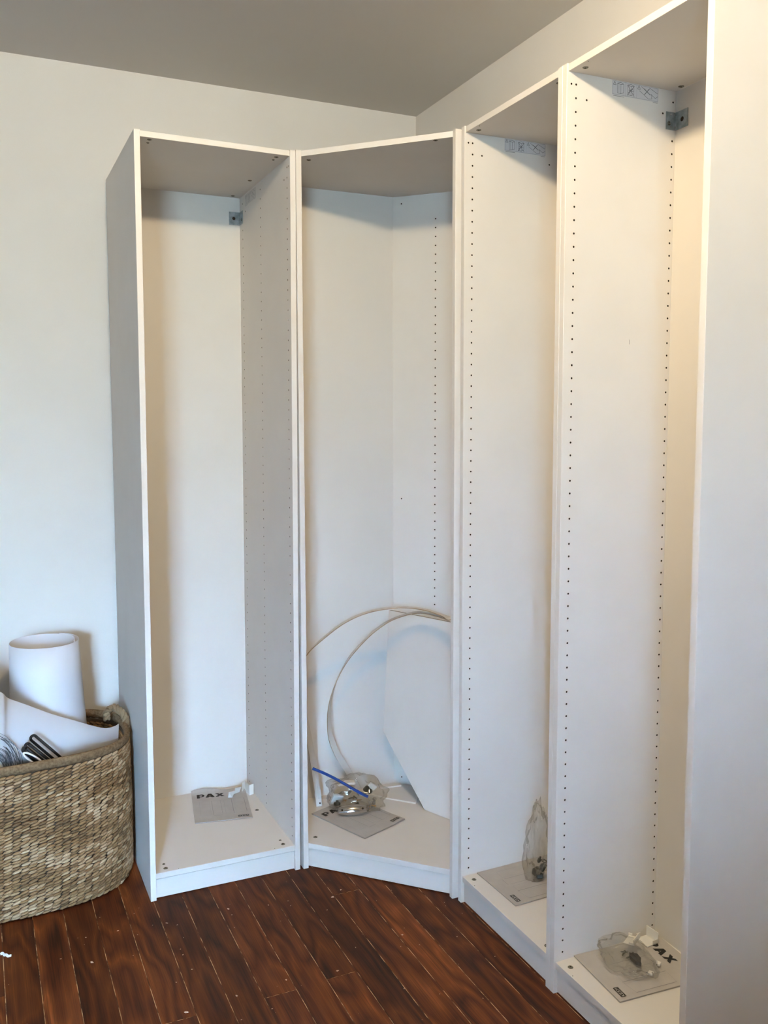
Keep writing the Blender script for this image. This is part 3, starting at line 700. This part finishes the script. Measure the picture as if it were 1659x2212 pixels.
for i in range(NN + 1):
    t = i / NN; p = za + (zc_ - za) * t
    for j in range(5):
        s = j / 4; vs_.append(tuple(p - Vector((-.420, .040, zb)) + Vector((.045 * s + .006 * math.sin(9 * t + 4 * s), .05 * s + .006 * math.cos(7 * t), -(p.z - zb) * .72 * s + .012 * math.sin(5 * s + 6 * t) * s))))
m.add(vs_, [(i * 5 + j, (i + 1) * 5 + j, (i + 1) * 5 + j + 1, i * 5 + j + 1) for i in range(NN) for j in range(4)])
m.build('bag_mouth', M['film'], root, smooth=True)
def lump(name, mat, pts, lab, cat, group=None, c=.001, box=None, loc=(0, 0, 0), rot=(0, 0, 0), disc=None):
    m = MB()
    if box: m.box(-box[0] / 2, box[0] / 2, -box[1] / 2, box[1] / 2, 0, box[2], c=c)
    o = m.build(name, mat); o.location = loc; o.rotation_euler = rot; tag(o, lab, cat, group); return o
lump('foam_block', M['foam'], None, 'square white foam block inside the blue-zip bag, left of the shiny bracket', 'foam', box=(.042, .012, .050), loc=(-.490, .065, zb + .022), rot=(.5, .25, -.2), c=.003)
lump('foam_pad', M['foam'], None, 'oblong white foam pad at the top of the blue-zip bag', 'foam', box=(.068, .030, .012), loc=(-.435, .085, zb + .078), rot=(.15, .0, -.3), c=.005)
lump('foam_wedge', M['foam'], None, 'small white plastic wedge at the right inside the blue-zip bag', 'foam', box=(.030, .010, .020), loc=(-.350, .055, zb + .060), rot=(.2, .7, -.2), c=.002)
# pressed metal bracket with two holes
m = MB(); N2 = 16; vs_ = []
for i in range(N2 + 1):
    t = i / N2; w_ = .0135 * math.sin(PI * (.12 + .76 * t)) ** .5; hh = .008 * math.sin(PI * t)
    vs_ += [(-.042 + .084 * t, -w_, hh * .2), (-.042 + .084 * t, -w_ * .5, hh), (-.042 + .084 * t, w_ * .5, hh), (-.042 + .084 * t, w_, hh * .2)]
n = len(vs_); vs_ += [(a, b_, c_ - .0018) for a, b_, c_ in vs_]; fs_ = []
for i in range(N2):
    for j in range(3): fs_ += [(i * 4 + j, (i + 1) * 4 + j, (i + 1) * 4 + j + 1, i * 4 + j + 1), (n + i * 4 + j + 1, n + (i + 1) * 4 + j + 1, n + (i + 1) * 4 + j, n + i * 4 + j)]
    fs_ += [(i * 4, n + i * 4, n + (i + 1) * 4, (i + 1) * 4), (i * 4 + 3, (i + 1) * 4 + 3, n + (i + 1) * 4 + 3, n + i * 4 + 3)]
m.add(vs_, fs_)
for x in (-.031, .031): m.disc((x, 0, .0035), .0030, .0014, 2, 10, 1)
o = m.build('rail_bracket', [M['chrome'], M['hole']], smooth=True); o.location = (-.452, -.012, zb + .024); o.rotation_euler = (.95, -.05, -.35); o.scale = (1.2, 1.35, 1.2)
tag(o, 'shiny pressed metal bracket with two holes in the blue-zip bag', 'bracket')
def screw(loc, rot, s=1.0, mat='chrome', lab='', group=None, cat='screw', cam=False):
    m = MB()
    if cam: m.disc((0, 0, 0), .0075 * s, .010 * s, 2, 12, 0, cham=.001); m.box(-.005 * s, .005 * s, -.0012 * s, .0012 * s, .0098 * s, .0104 * s, 1)
    else:
        m.disc((0, 0, .020 * s), .0045 * s, .003 * s, 2, 10, 0, cham=.0008); m.tube([(0, 0, 0), (0, 0, .004 * s), (0, 0, .020 * s)], .002 * s, 8, 0, rs=[.0004, .002 * s, .002 * s])
        for k in range(6): m.disc((0, 0, .003 * s + k * .0025 * s), .0027 * s, .0008 * s, 2, 8, 0)
    o = m.build('cam_lock' if cam else 'screw', [M[mat], M['hole']], smooth=False); o.location = loc; o.rotation_euler = rot; tag(o, lab, cat, group); return o
rr = random.Random(11)
for i in range(9):
    a = (i % 3) * .017; b2 = (i // 3) * .012
    cam_ = i % 3 != 1
    screw((-.385 + a * .9 + rr.uniform(-.003, .003), -.000 + a * .6 - b2 * .2 + rr.uniform(-.003, .003), zb + .006 + b2 * 1.1), (rr.uniform(.6, 2.2), rr.uniform(-.6, .6), rr.uniform(0, 3)), .95, 'brass' if i == 4 else 'chrome',
          'small shiny cam lock heaped in the right end of the blue-zip bag' if cam_ else 'small shiny screw heaped in the right end of the blue-zip bag', 'cam locks in the blue-zip bag' if cam_ else 'screws in the blue-zip bag', 'cam lock' if cam_ else 'screw', cam_)
for i in range(5):
    screw((-.455 + i * .016, .065 - i * .006, zb + .030 + .004 * (i % 2)), (1.3, .4 * i, i * 1.1), .9, 'bolt' if i % 2 else 'brass', ['leftmost', 'second', 'middle', 'fourth', 'rightmost'][i] + ' small dark screw in the row across the blue-zip bag', 'dark screws in the blue-zip bag', 'screw')

for i in range(4):
    lump('hinge_plate', M['chrome' if i % 2 else 'zinc'], None, ['leftmost', 'second', 'third', 'rightmost'][i] + ' small flat metal plate at the back of the blue-zip bag', 'metal plate', 'small metal plates in the blue-zip bag', box=(.030, .012, .0025), loc=(-.46 + i * .030, .085 - i * .012, zb + .045 + .006 * (i % 2)), rot=(.5 + .5 * i, .3 * i - .4, .7 * i), c=.0008)

for i, (x, y, z, a) in enumerate(((-.355, .060, .040, .4), (-.372, .045, .062, 1.3), (-.495, .030, .030, -.5), (-.42, .030, .012, .9))):
    m = MB(); m.box(-.012, .012, -.008, .008, 0, .012, c=.003); m.disc((0, 0, .012), .005, .006, 2, 10, 0, cham=.001)
    o = m.build('plastic_fitting', M['darkplastic']); o.location = (x, y, zb + z); o.rotation_euler = (a, a * .6, a * 2)
    tag(o, ['dark plastic fitting at the right end of the blue-zip bag', 'dark plastic fitting highest in the blue-zip bag', 'dark plastic fitting at the left end of the blue-zip bag', 'dark plastic fitting at the bottom of the blue-zip bag'][i], 'fitting', 'dark fittings in the blue-zip bag')

def WL(fr, u, v, z): return fr @ Vector((u, v, z))
# tall bag of black parts, second frame from the right
ctr = WL(f3, .135, .205, zb - .001)
o = bag('parts_bag', ctr, .056, .042, .135, .4, 8.1, .46, neck=.55, flat=.12); tag(o, 'tall crumpled clear bag of black fittings in the second frame from the right', 'plastic bag')
for i, (du, dv, dz, sx, sy, sz, r) in enumerate(((-.008, 0, .012, .030, .018, .022, .3), (.008, .006, .030, .020, .018, .022, 1.0), (.020, -.004, .012, .022, .014, .018, -.5), (-.002, .004, .052, .012, .010, .018, .6))):
    m = MB(); m.box(-sx / 2, sx / 2, -sy / 2, sy / 2, 0, sz, c=.004); m.disc((0, 0, sz), min(sx, sy) * .3, .003, 2, 10, 0, cham=.0006)
    o = m.build('plastic_fitting', M['darkplastic']); o.location = WL(f3, .135 + du, .205 + dv, zb + dz - .004); o.rotation_euler = (r * .5, r * .3, r)
    tag(o, ['lowest black plastic fitting in the tall clear bag, at its left', 'broad black plastic fitting in the middle of the tall clear bag', 'black plastic fitting at the lower right of the tall clear bag', 'small topmost black plastic fitting in the tall clear bag'][i], 'fitting', 'black fittings in the tall bag')
# flat bag in the nearest frame
ctr = WL(f3, .590, .170, zb - .002)
o = bag('parts_bag', ctr, .095, .068, .026, math.radians(-95), 5.2, .30, flat=.10); tag(o, 'flat crumpled clear bag of hardware on the booklet in the nearest frame', 'plastic bag')
m = MB(); m.prism([(-.024, -.008), (-.012, -.013), (.016, -.011), (.026, -.002), (.010, .002), (.006, .009), (-.014, .010)], 0, .010); m.box(-.02, .018, -.001, .001, .010, .0125)
o = m.build('plastic_fitting', M['blackplastic']); o.location = WL(f3, .606, .190, zb + .006); o.rotation_euler = (0, 0, math.radians(-100)); tag(o, 'large black plastic fitting inside the flat bag in the nearest frame', 'fitting')
for i, (u, v, r, mt, c_) in enumerate(((.652, .178, .5, 'chrome', 0), (.660, .158, 1.2, 'chrome', 0), (.633, .225, .3, 'chrome', 1), (.572, .170, 2.0, 'bolt', 0), (.585, .172, 1.4, 'bolt', 0), (.556, .178, .8, 'bolt', 0))):
    screw(tuple(WL(f3, u, v, zb + .006)), (1.45, 0, r), .9, mt, ['bright screw at the right of the flat bag, nearer the back', 'bright screw at the right of the flat bag, nearest the front', '', 'middle dark screw beside the black fitting in the flat bag', 'dark screw touching the black fitting in the flat bag', 'dark screw farthest from the black fitting in the flat bag'][i] if not c_ else 'bright cam lock behind the black fitting in the flat bag',
          ['bright screws in the flat bag', 'dark screws in the flat bag'][mt == 'bolt'] if not c_ else None, 'cam lock' if c_ else 'screw', bool(c_))
for i, (u, v) in enumerate(((.664, .186), (.640, .232))):
    lump('plastic_plug', M['foam'], None, ['white square plug near the front of the flat bag', 'white square plug near the back of the flat bag'][i], 'plug', box=(.012, .012, .007), loc=WL(f3, u, v, zb + .004), rot=(0, 0, .5), c=.001)

# white folded corner clips
def clip(fr, u, v, z, rot, a, b_, h, lab, tilt=(0, 0), t_=.0022):
    m = MB(); m.box(0, a, 0, b_, 0, t_, c=.0004); m.box(0, a, b_ - t_, b_, 0, h, c=.0004); m.box(0, t_, 0, b_ * .35, 0, h * .55, c=.0004); m.box(a - t_, a, b_ * .5, b_, 0, h * .4, c=.0004)
    o = m.build('corner_clip', M['foam']); o.matrix_world = fr @ Matrix.Translation((u, v, z)) @ Matrix.Rotation(rot, 4, 'Z') @ Matrix.Rotation(tilt[0], 4, 'X') @ Matrix.Rotation(tilt[1], 4, 'Y')
    tag(o, lab, 'plastic clip'); return o
clip(f3, .520, .262, zb - .001, math.radians(4), .042, .040, .030, 'white folded plastic clip standing behind the flat bag, nearer the side panel', tilt=(0, 0))
clip(f3, .538, .222, zb + .030, math.radians(-62), .040, .030, .016, 'white folded plastic clip lying on top of the flat bag', tilt=(.1, .05))
def zig(fr, pts, h, z, lab, lean=0):
    m = MB(); t_ = .0022
    P = [Vector((a, b_, 0)) for a, b_ in pts]
    m.ribbon([Vector((p.x, p.y, h / 2)) for p in P], (0, lean, 1), h, t_)
    o = m.build('corner_clip', M['foam']); o.matrix_world = fr @ Matrix.Translation((0, 0, z)); tag(o, lab, 'plastic clip'); return o
zig(f1, [(.438, .498), (.452, .512), (.458, .462), (.476, .470)], .040, K + .001, 'white folded plastic clip standing in the back corner of the leftmost frame')
zig(f1, [(.372, .452), (.392, .452), (.400, .478), (.428, .486)], .030, K + .006, 'white folded plastic clip sitting on the booklet in the leftmost frame', lean=-.6)

# ------------------------------------------------------------------ woven basket
BX, BY, BRX, BRY, BN, BH = -1.562, .178, .352, .252, 2.5, .478
root = empty('woven_basket', (BX, BY, 0)); tag(root, 'large oval woven seagrass basket with rope handles holding rolled white sheets', 'basket')
def sup(t, off=0.0):
    c_, s__ = math.cos(t), math.sin(t); e_ = 2 / BN
    x = math.copysign(abs(c_) ** e_, c_) * BRX; y = math.copysign(abs(s__) ** e_, s__) * BRY
    nx = math.copysign(abs(c_) ** (2 - e_), c_) / BRX; ny = math.copysign(abs(s__) ** (2 - e_), s__) / BRY; l = math.hypot(nx, ny) or 1
    return x + off * nx / l, y + off * ny / l, nx / l, ny / l
# resample perimeter evenly
TT = [2 * PI * i / 2000 for i in range(2001)]; PP = [sup(t) for t in TT]; CL = [0]
for a, b_ in zip(PP, PP[1:]): CL.append(CL[-1] + math.hypot(a[0] - b_[0], a[1] - b_[1]))
PER = CL[-1]
import bisect
def per(s, off=0.0):
    s = s % PER; i = max(0, bisect.bisect_left(CL, s) - 1); f = (s - CL[i]) / max(1e-9, CL[i + 1] - CL[i]); t = TT[i] + (TT[i + 1] - TT[i]) * f; return sup(t, off)
NS = 84; ROWS = 46; rh = (BH - .028) / ROWS
def scale_z(z): return 1.0 + .010 * math.sin(PI * min(1, z / BH)) - .02 * max(0, 1 - z / .03)
# stitch prototype: tapered twisted lozenge
def stitch(m, c, T_, N_, L, hgt, dep, tiltv):
    T_ = Vector(T_); N_ = Vector(N_); Zv = Vector((0, 0, 1)); c = Vector(c)
    d_ = (T_ * math.cos(tiltv) + Zv * math.sin(tiltv)); u_ = (Zv * math.cos(tiltv) - T_ * math.sin(tiltv))
    prof = [(-.5, .15), (-.32, .72), (0, 1.0), (.32, .78), (.5, .15)]; k = 6; o_ = len(m.v); vs_ = []
    for p, r in prof:
        for j in range(k):
            a = 2 * PI * j / k; vs_.append(c + d_ * (p * L) + u_ * (r * hgt / 2 * math.cos(a)) + N_ * (r * dep * math.sin(a)))
    fs_ = [(i * k + j, i * k + (j + 1) % k, (i + 1) * k + (j + 1) % k, (i + 1) * k + j) for i in range(4) for j in range(k)] + [tuple(range(k))[::-1], tuple(range(4 * k, 5 * k))]
    m.add(vs_, fs_); return len(vs_)
rr = random.Random(21)
for r_ in range(ROWS):
    m = MB(); m.tone = []; z = .006 + rh * (r_ + .5); sz = scale_z(z); tone_row = rr.uniform(-.12, .12)
    for i in range(NS):
        s = PER * (i + (.5 if r_ % 2 else 0) * .22 + rr.uniform(-.12, .12) + .02 * r_) / NS
        x, y, nx, ny = per(s, .003 + rr.uniform(-.0012, .0018)); zz = z + rr.uniform(-.0008, .0008) + .0016 * math.sin(s * 9)
        nv = stitch(m, (x * sz, y * sz, zz), (-ny, nx, 0), (nx, ny, 0), PER / NS * 1.22, rh * 1.12, .0056, rr.uniform(.16, .34))
        t = min(1, max(0, .5 + tone_row + rr.gauss(0, .27) + .20 * math.sin(s * 13 + r_ * .35))); m.tone += [t] * nv
    m.build('woven_row', M['seagrass'], root, smooth=True)
# core wall and bottom
m = MB(); n = 96; rings = []
for z, off in ((.004, -.002), (BH - .02, -.002), (BH - .02, -.009), (.012, -.009)):
    rings.append([(per(PER * i / n, off)[0] * scale_z(z), per(PER * i / n, off)[1] * scale_z(z), z) for i in range(n)])
vs_ = [p for r in rings for p in r]
m.add(vs_, [(q * n + i, q * n + (i + 1) % n, (q + 1) * n + (i + 1) % n, (q + 1) * n + i) for q in range(3) for i in range(n)] + [tuple(range(3 * n, 4 * n)), tuple(range(n))[::-1]])
m.build('basket_core', M['wovendark'], root)
# inner face weave near the rim (seen behind the roll)
m = MB(); m.tone = []
for r_ in range(8):
    for i in range(NS):
        s = PER * (i + .3 * (r_ % 2) + rr.uniform(-.15, .15)) / NS; x, y, nx, ny = per(s, -.012); z = BH - .035 - r_ * rh
        nv = stitch(m, (x, y, z), (-ny, nx, 0), (nx, ny, 0), PER / NS * 1.2, rh * 1.1, .005, rr.uniform(.1, .3)); m.tone += [min(1, max(0, rr.gauss(.34, .2)))] * nv
m.build('inner_weave', M['seagrass'], root, smooth=True, kind='stuff')
# bound rim
m = MB(); n = 160; k = 10; vs_ = []
for i in range(n):
    x, y, nx, ny = per(PER * i / n, -.001); zc2 = BH - .008 + .004 * math.sin(i * .11)
    for j in range(k):
        a = 2 * PI * j / k; ww = .0095 + .0006 * math.sin(i * 1.9); vs_.append((x + nx * ww * math.cos(a), y + ny * ww * math.cos(a), zc2 + .0150 * math.sin(a)))
m.add(vs_, [(i * k + j, i * k + (j + 1) % k, ((i + 1) % n) * k + (j + 1) % k, ((i + 1) % n) * k + j) for i in range(n) for j in range(k)])
m.build('rim_binding', M['binding'], root, smooth=True)
# rope handles: looped above the rim at both ends, running down the side
def rope(path, r, pitch, name, mat):
    m = MB(); m.tone = []; P = crom(path, 14); L = [0]
    for a, b_ in zip(P, P[1:]): L.append(L[-1] + (b_ - a).length)
    T_ = [(P[min(i + 1, len(P) - 1)] - P[max(i - 1, 0)]).normalized() for i in range(len(P))]
    a = T_[0].cross(Vector((0, 1, .2))).normalized()
    FR = []
    for i in range(len(P)): a = (a - T_[i] * a.dot(T_[i])).normalized(); FR.append((a.copy(), T_[i].cross(a)))
    for st in range(3):
        pts = []
        for i in range(len(P)):
            an = 2 * PI * (L[i] / pitch + st / 3); pts.append(P[i] + (FR[i][0] * math.cos(an) + FR[i][1] * math.sin(an)) * r * .55)
        o0 = len(m.v); m.tube(pts, r * .62, 7, rs=[r * (.60 + .08 * math.sin(i * 1.3 + st)) for i in range(len(pts))]); m.tone += [min(1, max(0, .5 + .12 * (st - 1) + random.uniform(-.03, .03)))] * (len(m.v) - o0)
    return m.build(name, mat, root, smooth=True)
for sx in (1, -1):
    xr = BRX
    path = [(sx * (xr - .035), .072, BH + .044), (sx * (xr - .022), .062, BH + .046), (sx * (xr - .008), .042, BH + .036), (sx * (xr + .005), .026, BH + .012), (sx * (xr + .0065), .018, BH - .03), (sx * (xr + .0085), .014, BH - .10), (sx * (xr + .0095), .010, .30), (sx * (xr + .0095), .008, .20), (sx * (xr + .0085), .006, .10), (sx * (xr + .006), .004, .02)]
    rope(path[:5], .0115, .040, 'rope_handle', M['braid']); rope(path[4:], .0062, .026, 'side_rope', M['braid'])
    path = [(sx * (xr - .035), .072, BH + .044), (sx * (xr - .050), .074, BH + .030), (sx * (xr - .052), .074, BH + .004)]
    rope(path, .0115, .040, 'rope_handle', M['braid'])

# ------------------------------------------------------------------ things standing in the basket
def spiral(name, cx, cy, z0, z1, r0, r1, turns, start, growth, mat, lab, cat, dxy=(0, 0), th_=.0012, topslope=0.0):
    m = MB(); n = int(64 * turns); vs_ = []; nz = 6
    for i in range(n + 1):
        a = start + 2 * PI * turns * i / n
        for side in (0, 1):
            for j in range(nz + 1):
                f = j / nz; z = z0 + (z1 + topslope * math.cos(a) - z0) * f; rr_ = r0 + (r1 - r0) * f + growth * i / n + (th_ if side else 0)
                vs_.append((cx + dxy[0] * f + rr_ * math.cos(a), cy + dxy[1] * f + rr_ * math.sin(a), z))
    S = 2 * (nz + 1); fs_ = []
    for i in range(n):
        for j in range(nz):
            fs_.append((i * S + j, i * S + j + 1, (i + 1) * S + j + 1, (i + 1) * S + j)); q_ = nz + 1
            fs_.append((i * S + q_ + j, (i + 1) * S + q_ + j, (i + 1) * S + q_ + j + 1, i * S + q_ + j + 1))
        fs_.append((i * S + nz, i * S + 2 * nz + 1, (i + 1) * S + 2 * nz + 1, (i + 1) * S + nz)); fs_.append((i * S, (i + 1) * S, (i + 1) * S + nz + 1, i * S + nz + 1))
    for i in (0, n):
        for j in range(nz): fs_.append((i * S + j, i * S + nz + 1 + j, i * S + nz + 2 + j, i * S + j + 1))
    m.add(vs_, fs_); o = m.build(name, mat, smooth=True); tag(o, lab, cat); return o
spiral('paper_roll', -1.446, .245, .014, .782, .128, .098, 1.22, -.35, .016, M['sheet'], 'thick roll of white sheet standing upright in the woven basket', 'paper roll', dxy=(-.013, 0))
# big curved sheet in front of the roll
edge = [(-1.80, .055, .80), (-1.72, .01, .765), (-1.66, -.008, .735), (-1.601, -.004, .696), (-1.578, .006, .667), (-1.531, .022, .633), (-1.457, .058, .584), (-1.378, .098, .539), (-1.337, .125, .514), (-1.28, .165, .480), (-1.248, .195, .472), (-1.229, .222, .474)]
ed = []
def proj_keep(p, y): # slide a rim point along the camera ray to depth y
    c_ = Vector((CAM['x'], CAM['y'], CAM['z'])); d_ = Vector(p) - c_; return c_ + d_ * ((y - c_.y) / d_.y)
pix = [((0, 1494), -.01), ((18, 1508), .01), ((54, 1521), .035), ((108, 1541), .07), ((163, 1557), .105), ((190, 1565), .125), ((226, 1573), .165), ((247, 1569), .195), ((257, 1563), .218)]
ed = [Vector((-1.82, .03, .80)), Vector((-1.75, -.01, .775)), Vector((-1.68, -.025, .745))] + [at_y(p[0], p[1], y) for p, y in pix]
ed = crom(ed, 5); m = MB(); vs_ = []; nz = 5; th_ = .0012
for i, p in enumerate(ed):
    t = (ed[min(i + 1, len(ed) - 1)] - ed[max(i - 1, 0)]); nn_ = Vector((-t.y, t.x, 0)).normalized() * th_
    for side in (0, 1):
        for j in range(nz + 1):
            f = 1 - j / nz; bz = .06; cx_ = p.x + (1 - f) * -.02; cy_ = p.y + (1 - f) * .035; vs_.append((cx_ + nn_.x * side, cy_ + nn_.y * side, bz + (p.z - bz) * f))
S = 2 * (nz + 1); fs_ = []
for i in range(len(ed) - 1):
    for j in range(nz):
        q_ = nz + 1; fs_ += [(i * S + j, i * S + j + 1, (i + 1) * S + j + 1, (i + 1) * S + j), (i * S + q_ + j, (i + 1) * S + q_ + j, (i + 1) * S + q_ + j + 1, i * S + q_ + j + 1)]
    fs_.append((i * S, (i + 1) * S, (i + 1) * S + nz + 1, i * S + nz + 1))
m.add(vs_, fs_); o = m.build('plastic_sheet', M['sheet'], smooth=True); tag(o, 'large bluish white sheet curved in front of the roll inside the basket', 'sheet')
spiral('paper_roll', -1.70, .24, .014, .66, .060, .055, 1.1, .3, .004, M['sheet'], 'slimmer white roll at the left edge of the photo behind the curved sheet', 'paper roll')

def loop3(name, a, b_, w, r, lab, mat, side=Vector((0, 1, .2)), group=None):
    """closed elongated wire/rod loop between pixels a and b"""
    a, b_ = Vector(a), Vector(b_); d_ = (b_ - a); L = d_.length; d_.normalize(); s = (side - d_ * side.dot(d_)).normalized(); P = []
    n = 12
    for i in range(n + 1): t = PI / 2 + PI * i / n; P.append(a + d_ * (w / 2 * (1 + math.cos(t))) + s * (w / 2 * math.sin(t)))
    for i in range(n + 1): t = -PI / 2 + PI * i / n; P.append(b_ + d_ * (w / 2 * (math.cos(t) - 1)) + s * (w / 2 * math.sin(t)))
    P.append(P[0]); m = MB(); m.tube(P, r, 8); o = m.build(name, mat, smooth=True); tag(o, lab, 'hanger clip', group); return o
yb = .012
loop3('plastic_loop', at_y(68, 1591, yb), at_y(132, 1645, yb + .03), .017, .0042, 'black plastic loop rising highest above the basket rim', M['blackplastic'], Vector((.6, .2, .8)))
loop3('plastic_loop', at_y(56, 1608, yb), at_y(112, 1652, yb + .02), .012, .0044, 'middle black plastic loop leaning over the basket rim', M['blackplastic'], Vector((.6, .2, .8)))
loop3('plastic_loop', at_y(51, 1617, yb - .01), at_y(100, 1656, yb + .02), .012, .0056, 'lowest and thickest black plastic loop, nearest the basket rim', M['blackplastic'], Vector((.5, .4, .7)))
m = MB(); c_ = at_y(72, 1640, yb - .02); P = [c_ + Vector((.030 * math.cos(t) * .9 - .006 * math.sin(t), .006 * math.sin(t), -.018 * math.cos(t) + .014 * math.sin(t))) for t in [2 * PI * i / 30 for i in range(31)]]
m.tube(P, .0030, 8); o = m.build('white_ring', M['foam'], smooth=True); tag(o, 'thin white plastic ring just under the black loops in the basket', 'ring')
# bundle of dark threads curling around a white disc at the left
rr = random.Random(4); m = MB(); cz = at_y(-34, 1662, .0)
for i in range(46):
    R = .052 + .050 * rr.random() ** 1.2; yy = rr.uniform(-.012, .014); t0 = rr.uniform(-.2, .1); t1 = 2.0 + rr.uniform(-.2, .5); P = []
    for j in range(14):
        t = t0 + (t1 - t0) * j / 13; q_ = R * (1 + .06 * math.sin(3 * t + i)); P.append((cz.x + q_ * 1.05 * math.cos(t), cz.y + yy + .012 * math.cos(2 * t), cz.z - .012 + q_ * 1.25 * math.sin(t)))
    m.tube(P, .0005 + .0003 * rr.random(), 4)
o = m.build('thread_bundle', M['thread'], smooth=True); tag(o, 'curling bundle of fine dark threads at the left edge of the basket', 'threads', kind='stuff')
m = MB(); m.disc((0, 0, 0), .048, .012, 1, 32, 0, cham=.003); o = m.build('thread_spool', M['foam'], smooth=False); o.location = (cz.x, cz.y - .005, cz.z - .010); tag(o, 'white round spool inside the dark threads at the left of the basket', 'spool')

# ------------------------------------------------------------------ ceiling light out of frame
root = empty('ceiling_light', (LAMP[0], LAMP[1], RH)); tag(root, 'small round ceiling light fixture above and behind the wardrobe frames', 'ceiling light')
m = MB(); m.disc((0, 0, 0), .09, -.03, 2, 32, 0, cham=.004); m.build('base', M['trim'], root)
